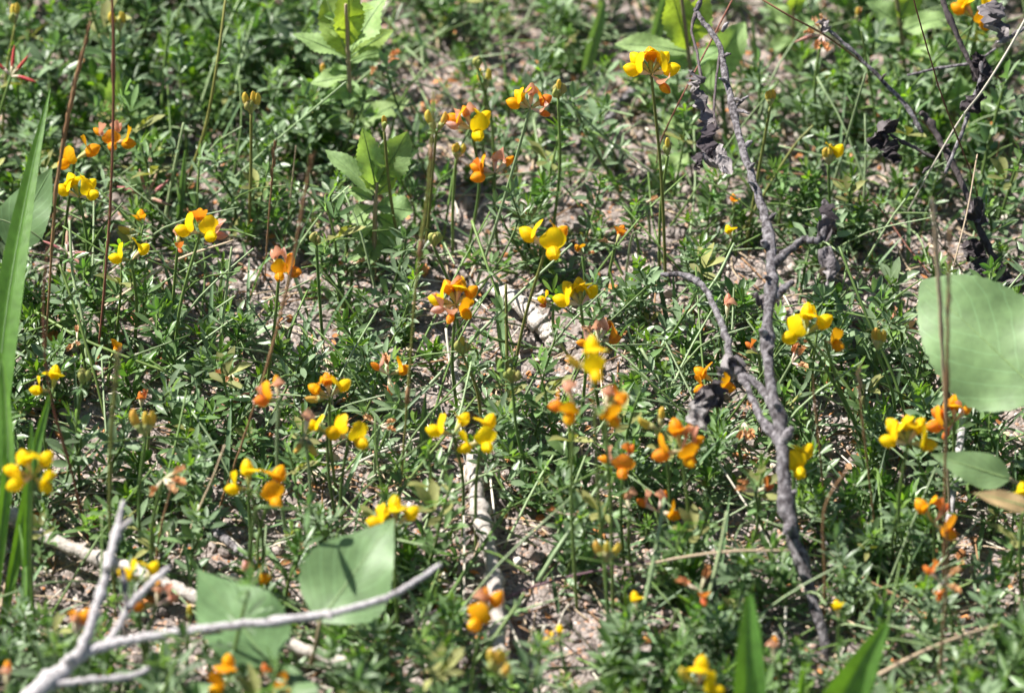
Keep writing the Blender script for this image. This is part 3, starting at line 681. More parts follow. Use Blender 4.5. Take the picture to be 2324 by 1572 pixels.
HEADS = [
 # ---- top band
 (35, 55, 5, 330, 'B60/65 B120/60 G200/60', 'greenish yellow bud cluster on a thin stalk near the top left corner', 1.0, 'olive'),
 (272, 72, 285, 330, 'B20/68 B170/58 G90/70', 'yellow-green bud pair beside the tall dark brown culm at the top', 1.1, 'stem'),
 (25, 172, 0, 420, 'Q20/40 Q160/35 Q340/5 Q80/50', 'head of red spreading pods at the left edge', 0.95, 'stem'),
 (252, 320, 245, 560, 'C150/20 C60/25 O280/10 A350/-10', 'fading coral and orange head crossed by the dark brown culm', 1.0, 'stem'),
 (170, 362, 130, 640, 'A230/10 A20/20', 'pair of amber blossoms beside the brown seeded grass stalk', 1.1, 'stem'),
 (180, 447, 185, 700, 'Y175/20 Y120/30 Y40/28 Y330/20', 'lemon yellow head of four blossoms low against the pale broad leaf', 1.08, 'stem'),
 (318, 525, 300, 690, 'A80/40 B200/10', 'single amber half-open blossom above the small yellow pair', 1.0, 'olive'),
 (298, 590, 305, 800, 'Y190/12 Y35/25', 'pair of small yellow blossoms over the diagonal dry straw', 0.95, 'stem'),
 (455, 528, 392, 860, 'Y200/15 Y310/14 O95/28 C350/-12', 'yellow head with two blossoms in front, orange behind and coral below, upper left', 1.12, 'stem'),
 (404, 555, 385, 770, 'C95/20 R290/0 G300/50', 'small coral half-closed head beside the yellow and orange head', 0.85, 'stem'),
 (570, 258, 562, 560, 'B150/62 B60/66 B30/55 G200/60 G100/75', 'lone plump bud cluster on a straight stalk in front of bare soil', 1.05, 'olive'),
 (634, 612, 600, 900, 'C110/25 C50/20 A275/8 O330/5', 'orange blossom under two coral ones, touching a slanted brown grass stem', 1.0, 'stem'),
 (718, 556, 735, 800, 'G120/70 G60/70 G200/60 G320/60', 'small green bud cluster to the side of the orange and coral head', 0.95, 'stem'),
 (738, 180, 742, 330, 'G60/75 B150/70', 'tiny yellowish bud pair under the top pale-leaved weed', 0.85, 'stem'),
 (1085, 160, 1120, 430, 'G150/65 G60/65 G100/80', 'green bud trio above the upper central yellow group', 1.0, 'stem'),
 (1103, 205, 1100, 420, 'B60/60 B150/55', 'olive yellow bud pair just below the green bud trio', 1.0, 'stem'),
 (1203, 245, 1072, 660, 'A185/15 Y150/35 C80/30 O20/12 C335/-12', 'amber and coral head on a leaning stalk, upper middle', 1.0, 'pale_stem'),
 (1267, 222, 1250, 560, 'G150/60 G60/60 B85/80 G20/50 G240/45', 'slim green buds on a tall stalk beside the amber and coral head', 1.0, 'stem'),
 (1070, 292, 1062, 560, 'Y290/10 Y35/24 A170/18 C110/30 C190/10', 'bright group of yellow blossoms with amber and coral ones, upper middle', 1.12, 'stem'),
 (990, 300, 965, 560, 'B30/45 B160/55', 'pair of olive buds behind the jointed green and brown stalk', 1.1, 'olive'),
 (1035, 362, 1028, 580, 'B60/68 B130/70 B20/50', 'bud trio with orange edges under the yellow blossom group', 0.85, 'stem'),
 (1123, 392, 1135, 590, 'O205/-5 O170/10 C30/20 C95/35', 'spread head of vivid orange blossoms below the yellow group', 1.05, 'stem'),
 (872, 300, 920, 620, 'G110/80 B70/78', 'slender bud pair in front of the pale serrated weed', 0.9, 'olive'),
 (1478, 168, 1512, 660, 'Y190/14 Y150/28 Y40/26 Y350/14 O90/30 C310/-20', 'large yellow head of four blossoms on the tall stalk left of the dead branch tip', 1.2, 'olive'),
 (1515, 355, 1495, 640, 'B95/75 G60/60 G140/60', 'yellow-tipped bud close beside the long stalk of the large yellow head', 0.9, 'stem'),
 (1880, 375, 1890, 560, 'B80/60 Y40/35 B150/65', 'lone pale yellow opening head amid green at upper right', 1.0, 'stem'),
 (1866, 78, 1868, 350, 'W200/10 W250/-20 W150/40 W110/60 W280/-25 P190/-5', 'dried straw-coloured head spreading at the end of the thin grey branch', 1.0, 'stem'),
 (2210, 40, 2090, 330, 'A175/25 Y140/40 A300/0 Y30/20 A345/-5', 'golden head of blossoms beside the curled grey leaf in the top right corner', 1.15, 'stem'),
 (1748, 243, 1690, 560, 'B80/75 B140/65 B40/65', 'pale yellow bud right of the dead branch top', 0.85, 'olive'),
 (1945, 50, 1985, 260, 'B100/70 W60/60', 'tiny faded bud behind the dried straw-coloured head', 0.8, 'stem'),
 # ---- middle band
 (1664, 472, 1672, 580, 'O100/60', 'single tiny orange withered bud right of the dead branch', 0.6, 'stem'),
 (1662, 545, 1620, 700, 'Y120/30', 'single small yellow blossom on a long slanted pale stem right of centre', 0.75, 'stem'),
 (1240, 560, 1150, 920, 'Y165/22 Y285/14 A40/24', 'yellow head with one big round petal facing out, at the centre', 1.22, 'olive'),
 (1398, 552, 1370, 700, 'O60/30 W180/5', 'small orange fading blossom right of the central round yellow head', 0.85, 'stem'),
 (1322, 580, 1325, 700, 'A120/20 W20/0', 'little amber blossom between two taller yellow heads', 0.6, 'stem'),
 (1318, 692, 1318, 960, 'Y185/12 Y140/35 Y100/40 Y35/30', 'yellow crown of four blossoms right of centre over sandy soil', 1.1, 'stem'),
 (1255, 690, 1290, 800, 'Y180/20 R200/-5', 'half-hidden yellow and rusty blossom tucked beside the yellow crown', 0.7, 'stem'),
 (1035, 690, 1043, 960, 'Y180/10 O120/35 Y70/42 A30/20 A310/-8 C205/-8 C250/-18 C90/20', 'large wheel of yellow, orange and coral blossoms on pale tubes at the centre', 1.08, 'stem'),
 (1358, 775, 1375, 1000, 'C95/40 C55/30 O15/-5 W140/20 C200/5', 'pale tubed coral head rising behind the blurred yellow blossom', 1.0, 'stem'),
 (1345, 838, 1385, 1420, 'Y275/15 Y100/50 B190/20', 'blurred big yellow blossom above the twin orange groups', 1.25, 'stem'),
 (1303, 915, 1310, 1380, 'O190/-10 A250/-15 C120/30', 'left one of the twin orange blossom groups under the blurred yellow blossom', 1.0, 'stem'),
 (1372, 925, 1392, 1400, 'A300/-15 O30/5 C75/35', 'right one of the twin orange blossom groups under the blurred yellow blossom', 1.0, 'stem'),
 (882, 850, 868, 1010, 'C165/30 W100/25 A20/0 C275/-35', 'starry withered head with long pale tubes and coral tips left of centre', 1.0, 'pale_stem'),
 (985, 560, 1050, 810, 'G150/62 G100/80 G60/60 G30/50', 'green bud cluster on a stalk crossing the multicoloured wheel', 1.0, 'stem'),
 (1050, 805, 1095, 980, 'G170/50 G120/65 G60/65 G10/50 B90/75', 'flat-topped yellow-green bud cluster below the multicoloured wheel', 1.0, 'olive'),
 (1162, 868, 1210, 1110, 'G170/45 G120/60 G60/60 G10/45', 'hazy green bud cluster low right of the multicoloured wheel', 0.95, 'stem'),
 (1028, 985, 1050, 1220, 'Y185/15 Y45/30', 'heart-shaped pair of yellow petals beside a brown culm foot', 1.1, 'stem'),
 (1092, 1000, 1080, 1240, 'Y285/12 Y60/35 Y210/-10', 'yellow cluster with a hanging petal, just below the centre', 1.12, 'stem'),
 (748, 900, 765, 1130, 'A160/20 O100/35 Y25/28 B200/-5', 'mixed orange and yellow fanned blossoms left of centre', 1.0, 'stem'),
 (742, 982, 770, 1210, 'Y165/25', 'small yellow blossom left of the twin-lobed one', 0.95, 'stem'),
 (792, 992, 780, 1230, 'Y200/28 Y310/8', 'twin-lobed yellow blossom below the mixed orange and yellow fan', 1.08, 'stem'),
 (632, 905, 655, 1240, 'C100/45 C190/-5 O210/10', 'blurred coral head with a dangling orange blossom', 1.0, 'pale_stem'),
 (692, 985, 690, 1270, 'C80/30 B300/-40 B250/-30', 'blurred pinkish head with drooping yellow buds', 1.05, 'pale_stem'),
 (320, 925, 330, 1040, 'R95/45 W70/30', 'small rusty orange fading blossom above the blurred olive bud', 0.85, 'stem'),
 (330, 990, 322, 1290, 'B95/70 B40/55 B150/50', 'blurred olive yellow bud with a pointed tip', 1.2, 'stem'),
 (120, 888, 118, 1090, 'Y80/35 Y190/5', 'lone yellow blossom pierced by a brown stem at far left', 1.0, 'stem'),
 (186, 872, 182, 1110, 'G60/60 G120/65 G20/45', 'blurred green buds next to the lone far-left yellow blossom', 1.0, 'stem'),
 (250, 810, 240, 890, 'A60/10 W200/0', 'flattened small amber blossom lying in green leaves', 0.75, 'stem'),
 (175, 770, 195, 900, 'W270/10 W240/-20 W90/10', 'shrivelled brown blossom on a green stem at left', 0.85, 'stem'),
 (1650, 722, 1640, 860, 'C85/50', 'single peach blossom left of the main dead branch', 1.1, 'stem'),
 (1722, 802, 1735, 930, 'R150/25', 'single rusty blossom touching the main dead branch', 0.9, 'stem'),
 (1622, 868, 1640, 1010, 'A150/20 A210/-15 A330/0', 'amber blossoms behind the fork of the grey side twig', 0.95, 'stem'),
 (1828, 758, 1995, 1060, 'Y225/10 Y85/45 Y20/25', 'bright yellow blossom right of the dead branch', 1.22, 'stem', None),
 (1872, 772, 1990, 1040, 'A310/5', 'small golden blossom on the stalk beside the bright yellow one', 0.95, 'stem'),
 (1796, 822, 1765, 980, 'W30/25 W320/0 W60/40', 'withered pale head with orange tips by the dead branch', 0.95, 'pale_stem'),
 (1990, 795, 2030, 1020, 'B130/68 B60/72 B20/60', 'pale yellow bud trio between the yellow blossom and the big leaf', 1.05, 'stem'),
 (2045, 738, 2050, 860, 'C170/25 C320/-5 W30/10', 'small coral pair next to the edge of the big broad leaf', 0.85, 'stem'),
 (2098, 742, 2110, 880, 'A330/0 A90/30', 'amber blossom half hidden by the edge of the big broad leaf', 0.9, 'stem'),
 (1462, 460, 1475, 560, 'W200/20 W30/0', 'dry orange scrap of a blossom above sandy soil', 0.7, 'pale_stem'),
 (332, 448, 270, 560, 'P120/60 P20/25 P330/0 P170/20 P60/35', 'spread of pinkish young pods above the amber half-open blossom', 0.95, 'pale_stem'),
 (152, 572, 170, 700, 'P170/20 P320/-15 P350/0 P90/20', 'faded pink pods at left beside the broad grass blade', 0.9, 'stem'),
 (340, 385, 310, 480, 'P80/40 P260/-20', 'single pinkish pod near the pale rounded leaves', 0.8, 'stem'),
 (865, 140, 640, 320, 'W190/15 W240/-15 W20/10 W350/0 W160/35', 'dry brown-orange head on a long slanting pale stem at the top', 1.0, 'pale_stem'),
 (795, 600, 790, 690, 'W10/10 W180/0', 'pale withered blossom above the shadowed soil', 0.7, 'stem'),
 (525, 845, 530, 960, 'W250/-10 W300/-25 W200/5', 'brown withered tuft over the curved trailing stem', 0.75, 'stem'),
 # ---- lower band
 (75, 1080, 85, 1500, 'Y175/15 Y130/35 Y40/30 Y320/-15 Y210/-10', 'blurred yellow head behind narrow grass blades at lower left', 1.1, 'stem'),
 (567, 1108, 585, 1370, 'Y100/45 Y200/5', 'yellow blossom with raised wings at lower left, paired with a golden one', 1.05, 'stem'),
 (615, 1122, 598, 1380, 'A285/10 A60/35', 'golden round blossom beside the raised yellow one', 1.15, 'stem'),
 (560, 1068, 572, 1280, 'G60/60 G120/65', 'faint green bud pair over the yellow and golden blossoms', 0.9, 'stem'),
 (370, 1085, 350, 1340, 'W300/-10 W330/0 W240/-25 W20/10', 'blurred withered whitish pink head at left', 1.1, 'stem'),
 (898, 1195, 905, 1440, 'Y185/10 Y150/35 Y95/55 Y30/25', 'yellow crown of blossoms behind the tip of a broad leaf', 1.15, 'stem'),
 (325, 1320, 345, 1560, 'Y170/25 Y40/30', 'yellow blossom above the bleached fallen stick', 1.0, 'stem'),
 (355, 1372, 350, 1570, 'O190/0 C80/40 C20/0', 'orange blossoms in front of the bleached fallen stick', 1.0, 'stem'),
 (565, 1318, 575, 1470, 'C110/35 A10/0', 'coral blossom behind the two broad leaves', 0.9, 'stem'),
 (172, 1440, 190, 1660, 'C95/50 O60/30', 'blurred coral bud-like blossom touching the forked twig', 1.1, 'stem'),
 (518, 1545, 520, 1760, 'A85/60 A230/0', 'blurred orange blossom at the bottom edge', 1.15, 'stem'),
 (612, 1552, 600, 1760, 'R120/45 O330/0', 'blurred rusty blossom next to the leaf at the bottom edge', 0.95, 'stem'),
 (14, 1560, 10, 1790, 'C80/50 O200/0', 'blurred orange and coral blossom in the bottom left corner', 1.15, 'stem'),
 (431, 1412, 425, 1540, 'B90/80', 'single slim yellow bud over the bleached fallen stick', 0.95, 'stem'),
 (1096, 1400, 1065, 1660, 'A240/12 O40/25 C80/35', 'blurred orange blossoms in front of the central pale stick', 1.22, 'stem'),
 (1130, 1530, 1120, 1760, 'B150/65 B95/75 B40/65 G200/55 B300/40', 'blurred pale yellow bud head at the bottom centre', 1.25, 'stem'),
 (1268, 1452, 1300, 1580, 'Y190/5 Y80/45', 'two small separate yellow petals on the sandy patch', 0.62, 'stem'),
 (1446, 1385, 1445, 1560, 'Y110/40', 'small single yellow blossom beside a long pale stem, lower right of centre', 0.8, 'stem'),
 (1374, 1275, 1385, 1500, 'B150/50 B75/75 B20/40', 'yellow-green bud pair with a pink heart above the sandy patch', 1.05, 'stem'),
 (1590, 1338, 1560, 1520, 'W170/10 R280/-10 W60/40', 'withered orange head on a pale slanting stem at lower right', 1.05, 'pale_stem'),
 (1585, 1560, 1590, 1780, 'Y80/50 Y330/10 B170/40', 'blurred yellow blossom at the bottom edge right of centre', 1.15, 'stem'),
 (1545, 1020, 1560, 1330, 'A110/45 O200/-10 A300/-8 C30/10 W60/35', 'broad head of orange blossoms left of the dead branch', 1.15, 'stem'),
 (1416, 1050, 1420, 1310, 'O260/0 C180/10 R60/30', 'compact rusty orange blossom left of the broad orange head', 1.05, 'stem'),
 (1500, 975, 1520, 1250, 'B95/70 B180/20', 'blurred pointed yellow bud above the broad orange head', 1.1, 'stem'),
 (1802, 1065, 1830, 1270, 'Y280/25 Y50/30', 'yellow blossom pressed against the right side of the dead branch', 1.2, 'stem'),
 (2165, 958, 2150, 1170, 'O200/-5 O170/25 A90/45 C30/35 R230/-25', 'orange head of spread blossoms under the big broad leaf', 1.1, 'stem'),
 (2060, 1005, 2075, 1330, 'Y180/5 Y150/35 Y95/50 Y40/40 Y345/0', 'wide yellow crown of five blossoms at lower right', 1.15, 'stem'),
 (2118, 1185, 2125, 1400, 'A140/35 R50/20 O320/-15', 'three orange blossoms on pale tubes above a grey stick, lower right', 1.1, 'stem'),
 (1715, 1115, 1690, 1290, 'W190/5 R20/0 W170/30', 'pair of withered orange blossoms left of the dead branch foot', 0.95, 'stem'),
 (2135, 1318, 2150, 1540, 'R150/25 W30/10 W320/-15 R270/-35', 'hazy rusty withered head near the grey stick at lower right', 1.0, 'stem'),
 (1905, 1402, 1910, 1560, 'Y100/30', 'faint small yellow blossom right of the dead branch foot', 0.75, 'stem'),
 (1756, 1498, 1770, 1680, 'C90/40 W180/10', 'blurred peach blossom between the two broad bottom blades', 1.0, 'stem'),
 (2322, 1150, 2326, 1400, 'Y90/40', 'yellow blossom cut by the right edge', 1.0, 'stem'),
 (1430, 1160, 1440, 1330, 'C110/30', 'single pale pink blossom in the grass, lower right of centre', 1.0, 'stem'),
 (1492, 1160, 1500, 1340, 'C60/30 C150/15 A350/-10', 'pale pink spread blossom beside the single pink one', 0.95, 'stem'),
 (1282, 1165, 1290, 1290, 'W190/15 W350/-5', 'flat dry orange blossom above the sandy soil', 0.95, 'pale_stem'),
 (862, 965, 850, 1080, 'W20/0 W330/-10 W160/20', 'dry orange-brown petals low between stems left of centre', 0.8, 'pale_stem'),
 (1688, 955, 1690, 1080, 'W280/-35 W250/-40 W300/-30', 'drooping brown withered head by the side twig', 0.95, 'stem'),
]
for hrow in HEADS:
    x, y, bx, by, spec, lab, s = hrow[:7]; mt = hrow[7] if len(hrow) > 7 else None
    head(x, y, bx, by, spec, lab, s, mt)

# ------------------------------------------------------------------ traced stems, culms, branches
def pts3(tr):
    """(x, y, height in cm) pixel trace -> world points; a height of None means on the ground"""
    return [np.array(G(x, y) if h is None else P(x, y, h / 100.0)) for x, y, h in tr]
def upright(tr):
    """pixel trace whose first point stands on the ground and the rest in the same upright plane"""
    b = G(*tr[0][:2]); return [np.array(b)] + [np.array(PY(q[0], q[1], b.y)) for q in tr[1:]]
def px(n): return n * FRAME / W0     # pixels to metres
def tubed(parent, name, pts, r, mat, n=None, sides=7, rough=0.0, label=None, seed=1):
    pth = smooth_path(pts, n or max(8, 5 * len(pts)))
    if rough:                        # crooked wood: wandering axis, swollen knots
        rg = np.random.default_rng(seed + len(pth)); n_ = len(pth)
        rr = np.interp(np.linspace(0, 1, n_), np.linspace(0, 1, len(r)), r)
        pth = pth.copy(); pth[1:-1] += rg.normal(size=(n_ - 2, 3)) * rr[1:-1, None] * 0.13
        bump = np.zeros(n_)
        for c in rg.uniform(1, n_ - 1, max(2, n_ // 9)): bump += rg.uniform(0.15, 0.5) * np.exp(-((np.arange(n_) - c) / 1.1) ** 2)
        r = rr * (0.9 + bump)
    return part(name, one(*tube(pth, r, sides, rough, seed)), mat, parent, label)

def culm(name, label, cat, tr, rpx, mat, group=None, grd=True, head_=None, nodes=False):
    pts = upright(tr) if grd else pts3(tr)
    t = thing(name, label, cat, Vector(pts[0]), group)
    tubed(t, 'culm', pts, np.array([px(q * (0.72 if grd else 0.85)) for q in rpx]), M[mat], 46 if grd else None, 6, 0.04 if grd else 0.0, seed=len(label))
    if head_:                       # spikelets near the tip
        frac, npk, hm = head_
        full = smooth_path(pts, 80); a0 = int(80 * (1 - frac)); rg = np.random.default_rng(len(label))
        for k in range(npk):
            i = min(78, a0 + int((79 - a0) * k / npk)); d = full[i + 1] - full[i]; d /= np.linalg.norm(d)
            side = np.array([1.0 if k % 2 else -1.0, rg.normal() * 0.4, 0]) * 0.16
            a = full[i]; b = a + (d + side) / np.linalg.norm(d + side) * px(rg.uniform(24, 40))
            v, f = leaf_shape(px(34), px(7), [0.4, 1, 0.9, 0.5, 0.05], 6, 4, 0.9, 0.05)
            part('spikelet', one(xf(v, frame_to(a, b, (side[0], -0.8, 0.6))), f), M[hm], t)
    if nodes:
        full = smooth_path(pts, 60)
        for i in (14, 33, 47):
            v, f = tube(full[i:i + 3], [px(max(rpx) * 1.0)] * 3, 6); part('node', one(v, f), M['brown'], t)
    return t

CULMS = [
 ('dry_grass_stalk', 'brown dry grass stalk with a seeded tip at top left', [(95, 905), (118, 560), (128, 430), (150, 290), (175, 170), (206, 48)], (3.5, 4.5, 6, 7, 3), 'brown', (0.45, 9, 'brown')),
 ('dry_grass_stalk', 'tall straight dark brown culm running up out of the top at left', [(215, 860), (238, 640), (254, 380), (258, 120), (252, -40)], (3.5, 4, 4.5, 4.5), 'red_culm', None),
 ('dry_grass_stalk', 'short thin brown culm with a split tip beside the lone bud cluster', [(600, 640), (608, 520), (618, 400), (623, 318)], (2.5, 2.8, 3.2, 2), 'brown', (0.35, 4, 'brown')),
 ('dry_grass_stalk', 'slanted brown grass stem rising past the orange and coral head', [(488, 1175), (590, 880), (655, 640), (690, 450), (708, 352)], (3.6, 3.8, 4.5, 5, 3), 'brown', (0.16, 4, 'brown')),
 ('dry_grass_stalk', 'thin brown culm bent near the ground at far left', [(205, 1235), (165, 1080), (112, 880), (98, 700), (108, 560)], (4, 3.6, 3.2, 2.5), 'red_culm', None),
 ('dry_grass_stalk', 'blurred fuzzy grass culm standing over the forked twig', [(262, 1390), (250, 1180), (252, 1000), (262, 870), (268, 800)], (4.5, 5, 6, 7, 3), 'olive', (0.3, 6, 'straw')),
 ('jointed_stalk', 'tall jointed green and brown stalk left of the multicoloured wheel', [(905, 1150), (925, 900), (945, 640), (975, 400), (985, 205)], (3.5, 3.6, 4, 5, 4), 'olive', None),
 ('dry_grass_stalk', 'blurred pale straw tip standing above the big broad leaf', [(2160, 1240), (2140, 800), (2128, 600), (2116, 450)], (4, 4, 7, 8, 4), 'straw', (0.25, 5, 'pale_straw')),
 ('dry_grass_stalk', 'blurred brown culm crossing in front of the big broad leaf', [(2140, 1380), (2145, 1080), (2150, 800), (2156, 520)], (4, 4, 5.5, 4), 'brown', (0.25, 5, 'straw')),
 ('dry_grass_stalk', 'tall reddish culm slanting up past the dried straw-coloured head', [(2245, 600), (2215, 430), (2135, 210), (2065, -30)], (2, 2, 2.5, 2.5), 'red_culm', None),
 ('dry_grass_stalk', 'brown bent culm standing right of the dead branch foot', [(1868, 1440), (1872, 1300), (1868, 1190), (1880, 1130), (1925, 1060)], (3.6, 4.2, 4.2, 4, 2), 'brown', None),
 ('dry_grass_stalk', 'hazy thin brown culm rising from the lower right greenery', [(1995, 1260), (1972, 1080), (1955, 930), (1948, 830)], (3, 3, 3, 1.2), 'brown', (0.25, 4, 'straw')),
 ('dry_grass_stalk', 'hazy leaning brown culm beside the wide yellow crown', [(1880, 1230), (1862, 1040), (1848, 900), (1845, 850)], (3, 3, 3, 1), 'brown', None),
 ('dry_grass_stalk', 'pair-like thin tan culm standing left of the golden blossom', [(400, 1275), (440, 1180), (480, 1090), (510, 1010)], (3.6, 3.6, 3.2, 2.5), 'straw', None),
 ('dry_grass_stalk', 'thin rusty culm beside the withered whitish pink head', [(345, 1330), (362, 1215), (385, 1120), (402, 1060)], (3.6, 3.4, 3.2, 2), 'brown', None),
 ('dry_grass_stalk', 'slim straw culm in the shadow left of the pale serrated weed', [(645, 560), (660, 440), (672, 330)], (2.5, 2.5, 2), 'straw', None),
 ('dry_grass_stalk', 'thin dark culm at the far right behind the dead branch', [(2258, 470), (2260, 380), (2268, 320)], (2.4, 2.4, 2), 'brown', None),
 ('dry_grass_stalk', 'short bleached straw stub standing near the bottom edge', [(590, 1545), (602, 1430), (612, 1395)], (4, 4, 3.5), 'straw', None),
 ('dry_grass_stalk', 'greyish culm running down through the lower right corner', [(2118, 1650), (2140, 1440), (2150, 1270), (2140, 1150)], (3.5, 4, 4, 3), 'brown', None),
]
for nm, lab, tr, rp, mt, hd in CULMS:
    culm(nm, lab, 'grass stalk', tr, rp, mt, 'upright stalks among the flowers', True, hd, nm == 'jointed_stalk')

LYING = [
 ('straw', 'dry brown straw lying diagonally under the small yellow pair', [(185, 728, 1.0), (290, 660, 2.0), (400, 590, 3.0), (530, 545, 3.5)], (3.5, 4.5, 4.5, 3), 'straw'),
 ('straw', 'reddish thin straw crossing from the top edge to the large yellow head', [(1672, -20, 13), (1610, 100, 11), (1543, 228, 9), (1500, 320, 6), (1490, 370, 3)], (2.5, 2.5, 2.2, 2), 'red_culm'),
 ('straw', 'long brown straw slanting down from the top edge past the dried head', [(1700, -20, 14), (1790, 35, 13), (1880, 85, 11), (1990, 170, 8), (2085, 265, 5), (2170, 370, 2)], (3.2, 3.0, 2.4, 2), 'brown'),
 ('straw', 'long pale straw slanting across the top right corner', [(2345, 10, 14), (2290, 110, 12), (2230, 205, 10), (2180, 270, 8), (2120, 370, 6), (2060, 480, 3)], (3.5, 3.5, 3, 2.5, 2), 'pale_straw'),
 ('straw', 'thin horizontal brown straw in front of the dead branch foot', [(1425, 1290, 3.5), (1540, 1265, 4.0), (1660, 1250, 4.5), (1790, 1248, 4.5)], (3, 4, 4.2, 3), 'straw'),
 ('straw', 'grey straw lying diagonally in the lower right corner', [(1995, 1530, 2.5), (2090, 1480, 3.0), (2190, 1440, 3.0), (2310, 1405, 2.5)], (7, 6, 5, 4), 'straw'),
 ('straw', 'thin brown straw lying across behind the dead branch at upper right', [(1705, 385, 2.5), (1780, 392, 2.5), (1870, 402, 2.5), (1960, 425, 2.0)], (3.5, 3.5, 3, 2), 'brown'),
 ('straw', 'thin reddish straw bent in an angle under the lone pale yellow head', [(1880, 480, 2.0), (1970, 455, 2.5), (2010, 490, 2.2), (2060, 560, 1.8), (2110, 620, 1.4)], (2.4, 2.4, 2.4, 2), 'red_culm'),
 ('straw', 'brown straw lying under the multicoloured wheel', [(905, 832, 0.9), (970, 822, 1.2), (1035, 812, 1.4), (1075, 808, 1.2)], (2.6, 2.6, 2.2, 2), 'brown'),
 ('straw', 'bleached white straw standing below the multicoloured wheel', [(1012, 745, 2.5), (1022, 830, 1.5), (1040, 930, 0.8), (1052, 1010, 0.5)], (4, 4, 3.5, 3), 'pale_straw'),
 ('straw', 'bleached straw beside the upper end of the central pale stick', [(1055, 1056, 1.2), (1053, 1160, 1.4), (1054, 1270, 1.4), (1052, 1385, 1.0)], (3, 3.2, 3, 2.4), 'pale_straw'),
 ('straw', 'short white straw right of the central pale stick', [(1112, 1075, 1.0), (1118, 1130, 1.2), (1124, 1185, 0.9)], (3.2, 3.2, 2.6), 'pale_straw'),
 ('straw', 'white straw lying on the sand across the foot of the central stick', [(1105, 1300, 1.5), (1150, 1400, 1.2), (1198, 1505, 0.8)], (4.2, 3.8, 3), 'pale_straw'),
 ('straw', 'pale straw leaning over the sandy patch at the bottom centre', [(1236, 1418, 2.2), (1222, 1470, 1.4), (1202, 1535, 0.6)], (4.5, 4.5, 4), 'pale_straw'),
 ('straw', 'white straw right of the central round yellow head', [(1442, 575, 1.8), (1455, 620, 1.2), (1468, 660, 0.6)], (4.5, 4.2, 3.8), 'pale_straw'),
 ('straw', 'white straw lying below the twin-lobed yellow blossom', [(750, 1090, 0.8), (830, 1040, 1.2), (920, 1005, 1.4), (1000, 975, 1.2)], (4.5, 4, 3.5, 2.5), 'pale_straw'),
 ('straw', 'thin purple stem arching over the sandy patch at lower centre', [(1060, 1400, 0.7), (1160, 1350, 1.0), (1260, 1315, 1.3), (1400, 1285, 2.0), (1540, 1262, 2.6)], (3.2, 3.2, 3, 2.5), 'purple'),
 ('straw', 'long thin dark straw sloping from the dead branch foot to the right', [(1880, 1265, 1.2), (1960, 1310, 1.2), (2060, 1365, 1.4), (2150, 1430, 1.0)], (3, 3, 2.6, 2), 'brown'),
 ('straw', 'short white straw in the green right of the dead branch foot', [(1960, 1230, 1.0), (1990, 1265, 0.9), (2015, 1300, 0.7)], (4, 4, 3), 'pale_straw'),
 ('straw', 'white slanting straw under the leaf at right of the dead branch', [(1885, 1165, 1.2), (1905, 1190, 1.0), (1925, 1208, 0.9)], (4, 4, 3), 'pale_straw'),
 ('straw', 'pale upright straw at the bottom right of the sandy patch', [(1620, 1030, 2.5), (1755, 1250, 2.0), (1757, 1340, 1.2)], (2.4, 2.4, 2.2), 'pale_straw'),
 ('straw', 'dry straw leaning at the right behind the withered head', [(2165, 600, 3.0), (2195, 480, 5.0), (2218, 350, 7.0)], (2.2, 2.2, 2), 'straw'),
 ('straw', 'pale straw stub between the bottom blades', [(1783, 1375, 1.6), (1781, 1430, 1.2), (1779, 1490, 0.8)], (4.2, 4, 4), 'pale_straw'),
]
for nm, lab, tr, rp, mt in LYING:
    culm(nm, lab, 'straw', tr, rp, mt, 'dry straws among the plants', False)

